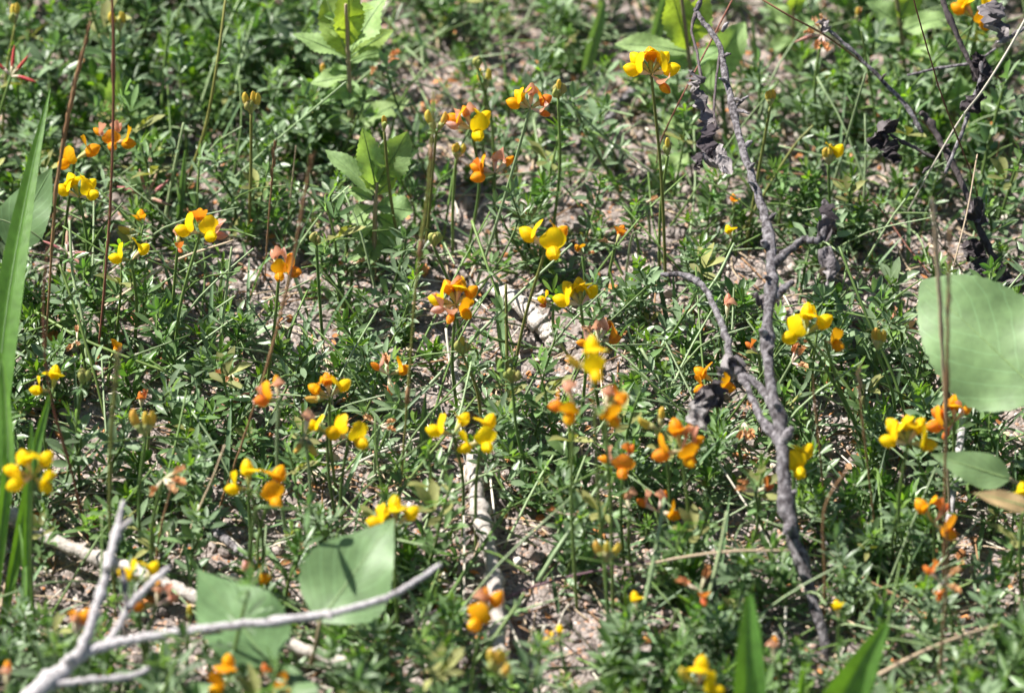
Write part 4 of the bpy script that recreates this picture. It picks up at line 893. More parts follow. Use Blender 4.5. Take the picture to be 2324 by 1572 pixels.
TRAIL = [
 ('long pale green stem crossing below the central round yellow head', [(936, 912, 0.6), (1037, 808, 2.0), (1091, 751, 3.0), (1200, 645, 4.5), (1299, 553, 6.0)], 5.0, 'pale_stem'),
 ('dark green stem slanting down right of the multicoloured wheel', [(1071, 500, 4.5), (1105, 600, 3.5), (1140, 700, 2.0), (1165, 790, 0.6)], 4.0, 'stem'),
 ('short pale stem lying right of the shaded soil at centre', [(1057, 556, 2.0), (1100, 600, 1.8), (1145, 650, 1.0)], 5.0, 'pale_stem'),
 ('green stem curving out to the right under the multicoloured wheel', [(1070, 735, 3.0), (1100, 760, 2.6), (1145, 775, 2.2), (1210, 788, 1.6), (1275, 797, 1.0)], 4.5, 'stem'),
 ('pale stem lying right of the hazy green bud cluster', [(1185, 924, 0.8), (1240, 900, 1.0), (1295, 876, 1.2)], 5.0, 'pale_stem'),
 ('long pale green stem rising to the small single yellow blossom', [(1423, 808, 0.8), (1470, 778, 1.5), (1550, 722, 2.6), (1620, 640, 4.0), (1666, 552, 5.0)], 5.0, 'pale_stem'),
 ('green stem sloping down beside the broad orange head', [(1455, 790, 3.0), (1500, 870, 2.2), (1536, 965, 1.2)], 4.5, 'pale_stem'),
 ('long pale stem slanting from the sandy patch to the bottom centre', [(930, 1490, 0.8), (1010, 1365, 1.6), (1090, 1245, 2.2), (1160, 1140, 2.6)], 5.5, 'stem'),
 ('stout pale stem slanting above the sandy patch', [(1222, 1315, 1.5), (1265, 1245, 2.6), (1310, 1178, 3.4), (1378, 1070, 4.5)], 6.0, 'pale_stem'),
 ('tall pale stem running beside the small single yellow blossom at bottom', [(1430, 1540, 0.4), (1450, 1432, 2.6), (1484, 1268, 5.2), (1508, 1130, 7.5)], 5.5, 'pale_stem'),
 ('green stem slanting out of the bottom edge at centre', [(1010, 1590, 1.0), (1094, 1483, 2.2), (1150, 1405, 3.0), (1190, 1345, 3.6)], 5.5, 'stem'),
 ('long straight pale stem slanting across the upper left', [(445, 480, 0.8), (544, 393, 2.5), (638, 309, 4.5), (785, 186, 8.0)], 4.0, 'pale_stem'),
 ('bent grass-like green stem coming down from the top edge at left', [(398, 500, 0.6), (430, 400, 2.5), (467, 286, 5.5), (492, 150, 9.0), (513, -10, 12)], 5.0, 'olive'),
 ('pale flat stem standing behind the yellow and orange head at left', [(372, 510, 0.4), (392, 400, 3.0), (417, 279, 6.0)], 5.0, 'pale_stem'),
 ('pale stem sloping down right of the slim green buds', [(1279, 222, 6.5), (1360, 300, 4.5), (1444, 372, 2.5)], 3.6, 'pale_stem'),
 ('pale green stem slanting up through the shade at upper right', [(1883, 448, 1.0), (1920, 320, 4.5), (1965, 165, 8.5)], 4.2, 'pale_stem'),
 ('leaf-tipped green stem leaning right of the dead branch', [(1688, 520, 1.0), (1725, 454, 2.2), (1799, 336, 4.5), (1845, 285, 5.5)], 4.6, 'olive'),
 ('trailing stem curving through the left greenery', [(44, 684, 2.5), (110, 725, 2.6), (208, 778, 2.6), (386, 845, 2.0), (470, 862, 1.8), (551, 839, 1.6)], 4.6, 'stem'),
 ('straight pale stem standing left of the orange and coral head', [(490, 856, 0.4), (508, 710, 3.0), (526, 560, 6.0)], 4.0, 'pale_stem'),
 ('pale stem sloping over soil below the yellow and orange head', [(352, 660, 1.5), (395, 710, 1.2), (440, 760, 0.6)], 4.0, 'pale_stem'),
 ('pale stem slanting up from the bottom between the sandy patch and the blades', [(1540, 1485, 0.8), (1597, 1382, 3.0), (1632, 1255, 5.0), (1650, 1160, 6.5)], 5.5, 'pale_stem'),
 ('pale green stem hanging through the left greenery', [(200, 880, 0.6), (190, 740, 3.0), (165, 620, 5.0), (158, 500, 7.0)], 4.6, 'pale_stem'),
 ('dark green stem running up from the lower left greenery', [(252, 1000, 0.6), (215, 850, 3.5), (170, 700, 6.0), (135, 600, 7.5)], 4.2, 'stem'),
 ('green stem behind the twin-lobed yellow blossom', [(850, 1230, 0.4), (905, 1120, 1.5), (1000, 1000, 2.4), (1080, 900, 3.0)], 4.2, 'stem'),
 ('green stem standing alone beside the multicoloured wheel', [(1150, 920, 0.4), (1150, 780, 3.2), (1148, 645, 6.0)], 4.6, 'olive'),
 ('thin green stem rising past the dried straw-coloured head', [(2010, 390, 0.6), (1985, 250, 4.5), (1955, 70, 9.5)], 3.2, 'stem'),
 ('thin green stem reaching the golden head at top right', [(1960, 330, 1.5), (2050, 220, 4.5), (2130, 130, 7.0), (2205, 60, 9)], 4.2, 'stem'),
 ('green stem sloping through the right greenery beneath the bright yellow blossom', [(2020, 1010, 0.8), (1960, 930, 2.2), (1890, 830, 3.6), (1845, 775, 4.6)], 4.6, 'stem'),
 ('long green stem running down the right greenery from the curled leaf', [(2075, 1010, 0.5), (2030, 860, 3.0), (1960, 700, 6.0), (1905, 560, 8.0)], 4.6, 'stem'),
 ('pale stem under the yellow crown behind the broad leaf', [(960, 1180, 1.0), (1010, 1130, 1.6), (1080, 1085, 1.8), (1150, 1060, 1.6)], 4.2, 'pale_stem'),
]
for lab, tr, r, mt in TRAIL:
    pts = pts3(tr); t = thing('trefoil_runner', lab, 'runner', Vector(pts[0]), 'bare trailing stems')
    tubed(t, 'stem', pts, np.array([px(r * 0.9), px(r * 0.8), px(r * 0.65)]), M[mt], sides=6)
    full = smooth_path(pts, 30)
    for i in (11, 22):
        sc = rnd.uniform(0.6, 0.9)
        link('leaf', leaf_me[rnd.randrange(6), rnd.choice(('leaf', 'leaf_b'))], t, Matrix.Translation(Vector(full[i] - np.array(t.location))) @ Matrix.Rotation(rnd.uniform(0, 6.28), 4, 'Z') @ Matrix.Rotation(-0.5, 4, 'Y') @ Matrix.Diagonal((sc, sc, sc, 1)))

# ------------------------------------------------------------------ dead branches
def curled_leaf(parent, tr, r, mat, seed, name='curled_leaf'):
    """dried leaf crumpled and half rolled along the traced axis, with a torn edge"""
    rg = np.random.default_rng(seed); nu, nv = 24, 15; ax = smooth_path(pts3(tr), nu); v = []
    t = np.gradient(ax, axis=0); a0 = rg.uniform(0, 6.28); ph = rg.uniform(0, 6.28, 4); roll = rg.uniform(2.4, 4.4); tw = rg.uniform(-2.2, 2.2)
    for i in range(nu):
        s = i / (nu - 1); d = t[i] / np.linalg.norm(t[i]); e = np.cross(d, [0.2, 1, 0.1]); e /= np.linalg.norm(e); g = np.cross(d, e)
        W_ = px(r) * 1.7 * (0.18 + math.sin(math.pi * min(1, 0.1 + s * 0.86)) ** 0.7)
        for j in range(nv):
            u = -1 + 2 * j / (nv - 1)
            if j in (0, nv - 1): u *= rg.uniform(0.55, 1.15)
            k = roll * (0.55 + 0.45 * math.sin(4 * s + ph[0])); th = u * k / 2
            x = W_ * math.sin(th) / max(0.6, k / 2.4); z = W_ * (1 - math.cos(th)) / max(0.6, k / 2.4)
            z += W_ * (0.30 * math.sin(7 * s + 3.5 * u + ph[1]) + 0.22 * math.sin(13 * s - 5 * u + ph[2])) + rg.normal() * W_ * 0.09
            x += W_ * 0.18 * math.sin(11 * s + ph[3])
            c, q = math.cos(a0 + tw * s), math.sin(a0 + tw * s)
            v.append(ax[i] + e * (x * c - z * q) + g * (x * q + z * c) + d * W_ * 0.15 * math.sin(5 * u + 6 * s))
    return part(name, one(np.array(v), grid_faces(nu, nv)), mat, parent, smooth=False)
def spur(parent, x, y, h, dx, dy, r, mat, name='spur'):
    a = np.array(P(x, y, h / 100)); b = np.array(P(x + dx, y + dy, (h + 0.6) / 100))
    return tubed(parent, name, [a, (a + b) / 2 + np.array([0, 0, px(3)]), b], np.array([px(r), px(r * 0.8), px(r * 0.6)]), mat, 6, 6, 0.12)

bp = pts3([(1885, 1510, None), (1868, 1440, 1.2), (1835, 1330, 2.6), (1800, 1210, 4.2), (1778, 1080, 5.8), (1772, 970, 7.0), (1748, 870, 8.0), (1742, 740, 9.0), (1752, 620, 9.8), (1742, 520, 10.2), (1720, 440, 10.6), (1690, 350, 11.0), (1665, 255, 11.4), (1645, 165, 11.8), (1632, 100, 12.2), (1595, 50, 12.6), (1578, 20, 12.8)])
t = thing('dead_branch', 'tall knotty grey dead branch standing in the right half with side twigs and curled leaves', 'branch', Vector(bp[0]))
tubed(t, 'main_stem', bp, np.array([px(q) for q in (10, 12, 13.5, 15, 16, 14.5, 12, 12, 12, 11.5, 10.5, 9.2, 8.4, 8, 7.6, 7, 6)]), M['bark'], 90, 10, 0.07)
tubed(t, 'side_twig', pts3([(1770, 965, 7.0), (1735, 890, 7.4), (1690, 850, 7.6), (1662, 825, 7.8), (1650, 770, 8.0), (1628, 710, 8.2), (1595, 650, 8.4), (1555, 625, 8.6), (1500, 622, 8.6)]), np.array([px(q) for q in (9, 9, 11, 10, 8.5, 8, 7.5, 7, 5)]), M['bark'], 50, 8, 0.08)
tubed(t, 'side_twig', pts3([(1772, 1010, 6.6), (1735, 960, 7.0), (1700, 890, 7.4), (1675, 835, 7.7)]), np.array([px(q) for q in (11, 10, 8.5, 8)]), M['bark'], 24, 8, 0.08)
tubed(t, 'side_twig', pts3([(1756, 600, 9.8), (1790, 570, 10.0), (1820, 545, 10.2), (1862, 540, 10.4), (1875, 480, 10.6), (1872, 455, 10.7)]), np.array([px(q) for q in (14, 10, 8, 9, 8, 6)]), M['bark'], 30, 8, 0.12)
tubed(t, 'side_twig', pts3([(1748, 690, 9.3), (1772, 660, 9.5), (1800, 640, 9.6)]), np.array([px(q) for q in (12, 9, 7)]), M['bark'], 10, 8, 0.1)
tubed(t, 'side_twig', pts3([(1578, 30, 12.8), (1570, 70, 12.4), (1582, 120, 12.0), (1592, 180, 11.6)]), np.array([px(q) for q in (5, 4, 4, 4)]), M['bark_dark'], 16, 6, 0.08)
tubed(t, 'side_twig', pts3([(1636, 110, 12.1), (1627, 170, 11.8), (1620, 240, 11.5), (1625, 290, 11.3)]), np.array([px(q) for q in (4, 3.5, 3.5, 3)]), M['bark_dark'], 16, 6, 0.08)
curled_leaf(t, [(1590, 175, 11.6), (1588, 215, 11.4), (1600, 262, 11.2)], 20, M['deadleaf_pale'], 3)
curled_leaf(t, [(1602, 250, 11.2), (1612, 305, 11.0), (1612, 352, 10.8)], 19, M['deadleaf'], 4)
curled_leaf(t, [(1612, 335, 10.8), (1630, 365, 10.7), (1658, 395, 10.6)], 14, M['deadleaf_pale'], 5)
curled_leaf(t, [(1600, 350, 10.8), (1585, 372, 10.7), (1580, 385, 10.6)], 8, M['deadleaf'], 6)
curled_leaf(t, [(1868, 470, 10.6), (1880, 510, 10.4), (1866, 545, 10.4)], 15, M['deadleaf'], 7)
curled_leaf(t, [(1868, 560, 10.3), (1886, 600, 10.1), (1878, 645, 9.8)], 13, M['deadleaf_pale'], 8)
curled_leaf(t, [(1680, 815, 7.9), (1655, 830, 7.8), (1628, 842, 7.7)], 18, M['deadleaf_pale'], 9)
curled_leaf(t, [(1638, 870, 7.6), (1608, 905, 7.3), (1600, 975, 6.8)], 17, M['deadleaf'], 10)
curled_leaf(t, [(1612, 890, 7.4), (1580, 925, 7.1), (1592, 968, 6.8)], 16, M['deadleaf_pale'], 11)
curled_leaf(t, [(1740, 695, 9.3), (1722, 682, 9.4), (1706, 668, 9.5)], 11, M['deadleaf'], 12)
for a in ((1672, 240, 11.5, 26, -22, 4), (1668, 250, 11.4, 32, 8, 4), (1690, 335, 11, 16, -14, 6), (1640, 70, 12.3, 12, -18, 5), (1780, 1000, 6.8, 18, -30, 11), (1580, 25, 12.8, 14, -30, 6), (1795, 1190, 4.4, -14, 18, 10), (1740, 560, 10, -10, -12, 8), (1738, 760, 8.9, -12, -10, 8), (1700, 385, 10.9, 12, -14, 5), (1652, 190, 11.7, -20, -12, 4), (1660, 225, 11.5, 24, 4, 3.5), (1716, 425, 10.7, -18, -12, 4), (1745, 500, 10.3, 16, -16, 5), (1640, 130, 12, 18, -8, 4), (1752, 640, 9.7, -18, -12, 6), (1742, 800, 8.6, 14, -14, 6), (1770, 930, 7.4, -14, -14, 7), (1790, 1130, 5, 16, -16, 7)):
    spur(t, *a, M['bark'])

b2 = pts3([(2330, 690, None), (2285, 625, 1.6), (2232, 540, 3.2), (2190, 430, 5.0), (2140, 330, 6.5), (2105, 270, 7.4), (2090, 255, 7.8)])
t = thing('dead_branch', 'slender dark dead branch with grey side twigs and shrivelled leaves, top right', 'branch', Vector(b2[0]))
tubed(t, 'main_stem', b2, np.array([px(q) for q in (10, 9.5, 9, 8, 8, 7.5, 7)]), M['bark_dark'], 44, 8, 0.07)
tubed(t, 'side_twig', pts3([(2092, 300, 7.4), (2060, 245, 8.2), (2005, 185, 9.2), (1950, 130, 10.2), (1905, 88, 11.0), (1880, 68, 11.4)]), np.array([px(q) for q in (5, 5.5, 5.5, 5, 4.5, 4)]), M['bark'], 36, 7, 0.07)
tubed(t, 'side_twig', pts3([(2146, 392, 6.0), (2180, 310, 7.4), (2200, 250, 8.4), (2222, 190, 9.4), (2228, 140, 10.2)]), np.array([px(q) for q in (5, 5, 5, 5, 4)]), M['bark'], 30, 7, 0.07)
tubed(t, 'side_twig', pts3([(2120, 358, 6.4), (2075, 335, 6.8), (2045, 320, 7.1), (2020, 305, 7.4)]), np.array([px(q) for q in (5, 4.5, 4.5, 4)]), M['bark_dark'], 20, 7, 0.1)
tubed(t, 'side_twig', pts3([(2222, 180, 9.4), (2190, 120, 10.4), (2150, 30, 12), (2135, -20, 12.8)]), np.array([px(q) for q in (6, 6, 7, 8)]), M['bark_dark'], 20, 7, 0.07)
tubed(t, 'side_twig', pts3([(2060, 170, 8.6), (2130, 155, 9.0), (2210, 140, 9.6), (2260, 110, 10.2)]), np.array([px(q) for q in (3.5, 4, 4, 3.5)]), M['bark'], 20, 6, 0.07)
tubed(t, 'side_twig', pts3([(2260, 95, 10.8), (2290, 85, 11.0), (2330, 60, 11.4)]), np.array([px(q) for q in (4, 5, 5)]), M['bark'], 12, 6, 0.07)
curled_leaf(t, [(2290, 90, 10.9), (2265, 60, 11.3), (2268, 5, 12.0)], 26, M['deadleaf_pale'], 21)
curled_leaf(t, [(2212, 120, 10.4), (2226, 160, 9.8), (2222, 210, 9.2)], 14, M['deadleaf'], 22)
curled_leaf(t, [(2235, 215, 9.0), (2210, 235, 8.8), (2180, 250, 8.5)], 12, M['deadleaf'], 23)
curled_leaf(t, [(2022, 300, 7.4), (2000, 295, 7.6), (1986, 335, 7.0)], 20, M['deadleaf'], 24)
curled_leaf(t, [(2035, 320, 7.2), (2032, 345, 6.9), (2028, 370, 6.5)], 13, M['deadleaf'], 25)
curled_leaf(t, [(2190, 500, 4.4), (2215, 490, 4.3), (2240, 505, 4.0)], 20, M['deadleaf'], 26)
curled_leaf(t, [(2222, 540, 3.4), (2205, 570, 3.0), (2192, 585, 2.8)], 17, M['deadleaf'], 27)
curled_leaf(t, [(2230, 580, 2.6), (2222, 620, 2.2), (2216, 650, 1.8)], 14, M['deadleaf'], 28)
curled_leaf(t, [(2262, 610, 1.9), (2295, 640, 1.6), (2325, 660, 1.4)], 20, M['deadleaf'], 29)
curled_leaf(t, [(1880, 70, 11.4), (1868, 58, 11.6), (1862, 45, 11.8)], 10, M['deadleaf_pale'], 30)
for a in ((2140, 340, 6.4, 14, -12, 4), (2108, 380, 6.3, -14, 12, 4), (2200, 245, 8.4, 12, 4, 4), (2000, 182, 9.3, 10, -14, 3)): spur(t, *a, M['bark_dark'])

b3 = pts3([(30, 1640, 6.0), (75, 1575, 6.4), (130, 1530, 6.8), (190, 1480, 7.2), (250, 1462, 7.4), (330, 1445, 7.6), (450, 1428, 7.8), (600, 1410, 8.0), (740, 1392, 8.2), (870, 1358, 8.4), (940, 1320, 8.5), (1000, 1280, 8.6)])
t = thing('forked_twig', 'pale silvery forked twig sweeping in from the bottom left corner over the broad leaves', 'twig', Vector(b3[0]))
tubed(t, 'main_stem', b3, np.array([px(q) for q in (23, 21, 19, 16, 12.5, 11, 10, 9.5, 8.5, 7.5, 7, 6)]), M['twig'], 70, 9, 0.05)
tubed(t, 'side_twig', pts3([(178, 1490, 7.2), (205, 1420, 8.0), (225, 1360, 8.6), (248, 1270, 9.4), (268, 1195, 10.0), (280, 1135, 10.6)]), np.array([px(q) for q in (14, 11, 10, 10, 9, 5)]), M['twig'], 40, 8, 0.05)
tubed(t, 'side_twig', pts3([(245, 1462, 7.4), (270, 1420, 7.8), (292, 1378, 8.2), (330, 1335, 8.6), (386, 1285, 9.2)]), np.array([px(q) for q in (10, 8, 8, 8, 5)]), M['twig'], 30, 8, 0.06)
tubed(t, 'side_twig', pts3([(288, 1385, 8.2), (284, 1335, 8.6), (276, 1290, 8.9)]), np.array([px(q) for q in (7, 5, 6)]), M['bark'], 12, 7, 0.1)
tubed(t, 'side_twig', pts3([(95, 1562, 6.5), (150, 1548, 6.8), (230, 1540, 7.0), (300, 1532, 7.0), (340, 1515, 7.1)]), np.array([px(q) for q in (10, 9, 7, 7, 5)]), M['twig'], 30, 8, 0.05)
tubed(t, 'side_twig', pts3([(272, 1200, 10.0), (290, 1185, 10.2), (300, 1180, 10.3)]), np.array([px(q) for q in (7, 5, 4)]), M['twig'], 8, 7, 0.1)
for a in ((740, 1390, 8.2, 10, 10, 9), (240, 1290, 9.3, 8, -6, 9), (160, 1505, 7, -6, -10, 12)): spur(t, *a, M['twig'])

# fallen sticks on the ground
def stick(label, tr, rpx, mat, name='fallen_stick', n=60, rough=0.06):
    pts = []
    for x, y, lift in tr:
        p = P(x, y, 0); pts.append(np.array([p.x, p.y, gz(p.x, p.y) + lift / 100]))
    t = thing(name, label, 'stick', Vector(pts[0]), 'sticks lying on the soil')
    tubed(t, 'stick', pts, np.array([px(q) for q in rpx]), M[mat], n, 10, rough)
    return t
stick('long bleached whitish stick lying across the bottom left under the forked twig', [(-60, 1195, 1.40), (60, 1245, 1.35), (150, 1290, 1.45), (260, 1330, 1.55), (340, 1365, 1.55), (420, 1400, 1.55), (500, 1432, 1.45), (560, 1470, 1.35), (660, 1525, 1.35), (830, 1590, 1.40)], (17, 17, 16, 17, 17, 17, 15, 13, 15, 16), 'stick')
stick('upright-looking bleached tan stick lying on sand at the lower centre', [(1062, 1060, 1.35), (1078, 1120, 1.35), (1085, 1190, 1.35), (1102, 1260, 1.35), (1118, 1320, 1.35), (1125, 1400, 1.35), (1130, 1480, 1.35), (1142, 1590, 1.35)], (15, 18, 19, 17, 17, 19, 20, 18), 'stick')
stick('bleached wood splinter lying under the multicoloured wheel', [(1028, 830, 0.70), (1036, 890, 0.90), (1046, 960, 0.90), (1052, 1000, 0.2)], (9, 13, 13, 7), 'stick')
stick('pale sandy log piece half buried right of the multicoloured wheel', [(1085, 655, 0.2), (1130, 690, 0.90), (1190, 735, 0.95), (1240, 775, 0.70), (1262, 800, 0.1)], (9, 16, 22, 22, 14), 'stick')
stick('weathered brown-grey stick lying behind the slim green buds', [(1375, 305, 0.55), (1410, 265, 0.6), (1450, 230, 0.8), (1500, 195, 0.8), (1560, 160, 0.6)], (8, 11, 12, 10, 8), 'bark')
stick('grey stick slanting down the right side below the big broad leaf', [(2205, 850, 5.5), (2195, 960, 4.5), (2180, 1060, 3.4), (2165, 1150, 2.6), (2145, 1270, 1.6), (2130, 1400, 0.3)], (10, 10, 11, 9, 8, 10), 'twig')
stick('grey-brown stick lying hidden in leaves behind the lower dead branch', [(1800, 1100, 0.5), (1830, 1160, 0.5), (1855, 1210, 0.5), (1875, 1260, 0.55)], (10, 11, 10, 8), 'bark')
stick('short crumbling grey stick lying below the withered whitish pink head', [(455, 1190, 0.3), (500, 1235, 0.55), (545, 1270, 0.55), (590, 1300, 0.3)], (7, 10, 10, 6), 'bark')
stick('small grey twig piece lying at the top left among green shoots', [(480, 190, 0.6), (520, 130, 0.8), (565, 60, 0.9), (610, 10, 0.8)], (8, 9, 9, 7), 'bark')
stick('thin dark twig lying on the soil left of the central sandy patch', [(830, 1480, 0.55), (900, 1450, 0.6), (970, 1425, 0.6), (1040, 1400, 0.55)], (5, 7, 7, 5), 'bark_dark')

# ------------------------------------------------------------------ broad leaves
OVATE = [0.10, 0.66, 0.91, 1.0, 0.99, 0.93, 0.84, 0.71, 0.55, 0.37, 0.18, 0.02]
def broad_leaf(label, base, tip, wpx, nh, pet, bend=0.06, serr=0.018, prof=OVATE, mat='broad', name='broad_leaf', fold=0.13, seed=1, rows=27, group=None, wave=0.16):
    a, b = P(base[0], base[1], base[2] / 100), P(tip[0], tip[1], tip[2] / 100)
    pp = pts3(pet); t = thing(name, label, 'leaf', Vector(pp[-1]), group)
    m = frame_to(a, b, nh); L = (b - a).length
    v, f = leaf_shape(L, px(wpx), prof, rows, 9, fold, bend, serr, wave=wave, seed=seed)
    # gentle cupping so that the base and tip stay where they are
    v[:, 2] += bend * L * (v[:, 0] / L) * 1.0
    bl = part('blade', one(xf(v, m), f), M[mat], t); leaf_grid(bl, rows, 9)
    mb = MB()
    ph0 = np.random.default_rng(seed).uniform(0, 6.28, 2)[0]
    def zat(x, y):
        hw = np.interp(x / L, np.linspace(0, 1, len(prof)), prof) * px(wpx) / 2 + 1e-6
        u = min(1, abs(y) / hw); return fold * u * hw - bend * L * (x / L) ** 2 + bend * x + wave * hw * u * math.sin(9 * x / L + ph0 + (2 if y > 0 else 0))
    mb.add(*tube(xf(np.array([(x, 0, zat(x, 0)) for x in np.linspace(0, L * 0.97, 10)]), m), [px(2.6), px(0.6)], 5))
    link('vein', quad_mesh('vein', mb.arrays()[0] - np.array(t.location), mb.arrays()[1], None, [M['vein']]), bl)
    tubed(t, 'petiole', [np.array(a)] + pp, np.array([px(4.5), px(4), px(5)]), M['petiole'], 12, 6)
    return t
BG_ = 'broad leaves standing over the flowers'
broad_leaf('broad pale green leaf crossed by the silvery twig, lower left', (612, 1506, 5.2), (447, 1290, 7.0), 190, (0.35, -0.5, 1), [(625, 1560, 3.5), (632, 1660, 0)], 0.05, group=BG_)
broad_leaf('broad pale green leaf with a dark sprig shadow, its tip under a yellow crown', (727, 1408, 5.0), (894, 1177, 7.6), 198, (-0.15, -0.55, 1), [(715, 1470, 3.5), (700, 1520, 0)], 0.05, seed=2, group=BG_)
broad_leaf('big broad toothed leaf cut by the right edge', (2375, 905, 8.5), (2092, 638, 11.0), 262, (-0.2, -0.75, 1), [(2350, 990, 6.0), (2352, 1180, 0)], 0.03, 0.022, [0.06, 0.58, 0.86, 0.98, 1.0, 0.98, 0.9, 0.78, 0.62, 0.4, 0.05], seed=3, rows=33, group=BG_)
broad_leaf('narrow folded green leaf under the big broad toothed leaf', (2292, 1086, 6.0), (2112, 1030, 6.6), 75, (0.1, -0.9, 0.8), [(2330, 1120, 4.0), (2350, 1240, 0)], 0.12, 0.0, seed=4, group=BG_)
broad_leaf('rounded pale leaf cut by the bottom edge beside the rusty blossom', (670, 1610, 5.0), (655, 1505, 5.6), 100, (0.1, -0.7, 1), [(672, 1650, 3.5), (675, 1720, 0)], 0.04, 0.01, seed=5, group=BG_)
broad_leaf('pale leaf just showing above the bottom edge, lower left', (480, 1640, 5.0), (432, 1545, 5.8), 150, (0.1, -0.6, 1), [(490, 1680, 3.5), (495, 1760, 0)], 0.04, 0.01, seed=6, group=BG_)
broad_leaf('pale broad leaf behind the wide grass blade at far left', (20, 560, 3.0), (118, 380, 6.0), 120, (0.1, -0.6, 1), [(10, 600, 2.0), (0, 660, 0)], 0.05, 0.01, seed=7, group=BG_)
broad_leaf('curled dry tan leaf caught at right edge', (2335, 1150, 8.2), (2208, 1118, 8.8), 46, (-0.4, -0.3, 1), [(2345, 1190, 5.0), (2350, 1250, 0)], 0.1, 0.03, mat='tan', seed=8, name='dry_leaf')

# ------------------------------------------------------------------ wide grass blades
def blade(label, tr, wpx, twist=0.0, fold=0.35, mat='blade', group='wide green grass blades'):
    """ribbon along a pixel trace (x, y, height cm), facing up and towards the path of light"""
    n = 26; ax = smooth_path(pts3(tr), n); t = np.gradient(ax, axis=0); v = []
    prof = np.interp(np.linspace(0, 1, n), np.linspace(0, 1, len(wpx)), wpx)
    for i in range(n):
        d = t[i] / np.linalg.norm(t[i]); tov = np.array(CAM) - ax[i]; tov /= np.linalg.norm(tov)
        nrm = np.array([0.25 + twist * i / n, -0.62, 0.75]); s = np.cross(nrm, d); s /= np.linalg.norm(s); nn = np.cross(d, s)
        for j in range(7):
            u = -1 + j / 3.0; hw = px(prof[i]) / 2
            v.append(ax[i] + s * u * hw + nn * (fold * abs(u) * hw + 0.02 * hw * math.sin(20 * u)))
    th = thing('grass_blade', label, 'grass blade', Vector(ax[0]), group)
    leaf_grid(part('blade', one(np.array(v), grid_faces(n, 7)), M[mat], th), n, 7)
    part('midrib', one(*tube(ax[:-1], [px(2.2), px(0.6)], 4)), M['vein'], th)
blade('wide dark green grass blade rising along the left edge', [(-40, 1260, 1), (-12, 950, 6.5), (18, 680, 10), (62, 430, 12.5), (114, 200, 15)], (30, 46, 58, 60, 46, 24, 2))
blade('narrow grass blade curving down the lower left edge', [(5, 1420, 0.5), (30, 1290, 2.5), (62, 1120, 5.5), (90, 980, 7.5), (118, 880, 9)], (14, 22, 26, 24, 16, 3), 0.2)
blade('thin grass blade hanging straight down at the lower left', [(70, 1460, 0.5), (62, 1250, 4.0), (66, 1080, 7.0), (72, 960, 9.0)], (14, 18, 20, 18, 3))
blade('light green grass blade bending behind the lower left yellow head', [(-20, 1400, 0.8), (0, 1220, 4.0), (18, 1050, 7.0), (12, 900, 9.0), (2, 800, 10.5)], (20, 26, 28, 24, 18, 6))
blade('thin light blade swinging over the bleached stick at far left', [(30, 1500, 0.5), (48, 1400, 2.0), (55, 1290, 3.4), (42, 1180, 4.6)], (10, 14, 14, 10, 2))
blade('wide blurred green blade standing up from the bottom edge', [(1700, 1720, 3), (1698, 1600, 5), (1698, 1480, 7), (1700, 1348, 9)], (78, 76, 72, 62, 46, 14))
blade('wide blurred green blade leaning right at the bottom edge', [(1850, 1720, 3), (1905, 1600, 5), (1955, 1510, 6.6), (2012, 1412, 8)], (110, 104, 94, 74, 48, 14), 0.1)
blade('short thin blade in front of the bottom edge left of the leaning one', [(1815, 1640, 1), (1818, 1560, 2.5), (1824, 1500, 4)], (14, 15, 12, 3))
blade('flat pale leaf blade lying under the multicoloured wheel', [(1146, 820, 0.6), (1137, 760, 1.2), (1132, 700, 2.0), (1126, 640, 2.8)], (14, 19, 19, 16, 8), mat='broad')
blade('pale flat grass leaf standing behind the yellow and orange head', [(405, 510, 0.4), (412, 430, 2.5), (420, 340, 5.0)], (16, 18, 14, 4), mat='thin_blade')
blade('narrow green blade pointing up left of the central yellow cluster', [(956, 1060, 0.4), (960, 1000, 1.6), (962, 940, 2.8), (966, 890, 3.8)], (16, 19, 14, 2), mat='thin_blade')
blade('broad light blade at the top edge right of centre', [(1330, 160, 1), (1345, 100, 2.6), (1362, 40, 4.2), (1372, 0, 5.2)], (26, 34, 32, 20, 4), mat='broad')
blade('pale blade beside the reddish stalk at the top right of centre', [(1475, 130, 1), (1492, 60, 3), (1510, 0, 4.6), (1520, -40, 5.6)], (20, 30, 30, 24, 10), mat='broad')
blade('green blade lying over sand below the golden blossom', [(640, 1290, 0.3), (600, 1240, 0.8), (545, 1150, 1.4), (520, 1080, 1.8)], (10, 15, 14, 3), mat='thin_blade')

# ------------------------------------------------------------------ pale serrated weeds
LANCE = [0.14, 0.55, 0.85, 1.0, 0.97, 0.82, 0.55, 0.06]
def weed(label, stem_tr, leaves, mat='weed', stem_mat='petiole'):
    sp = pts3(stem_tr); t = thing('serrated_weed', label, 'weed', Vector(sp[0]), 'pale-leaved weeds')
    if stem_mat: tubed(t, 'stem', sp, np.array([px(7), px(5.5), px(4)]), M[stem_mat], 18, 7)
    for k, (bx, by, bh, tx, ty, th_, wd, mk, nh) in enumerate(leaves):
        a, b = P(bx, by, bh / 100), P(tx, ty, th_ / 100); m = frame_to(a, b, nh); L = (b - a).length
        v, f = leaf_shape(L, px(wd * 1.12), LANCE, 25, 7, 0.3, 0.18, 0.07, wave=0.32, seed=k)
        v[:, 2] += 0.18 * v[:, 0]
        lf = part('leaf', one(xf(v, m), f), M[mk], t); leaf_grid(lf, 25, 7)
        q = np.array([(x, 0, -0.18 * L * (x / L) ** 2 + 0.18 * x + 0.0002) for x in np.linspace(0, L * 0.96, 8)])
        vv, ff = tube(xf(q, m), [px(2.4), px(0.6)], 4)
        link('vein', quad_mesh('vein', vv - np.array(t.location), np.array(ff), None, [M['vein']]), lf)
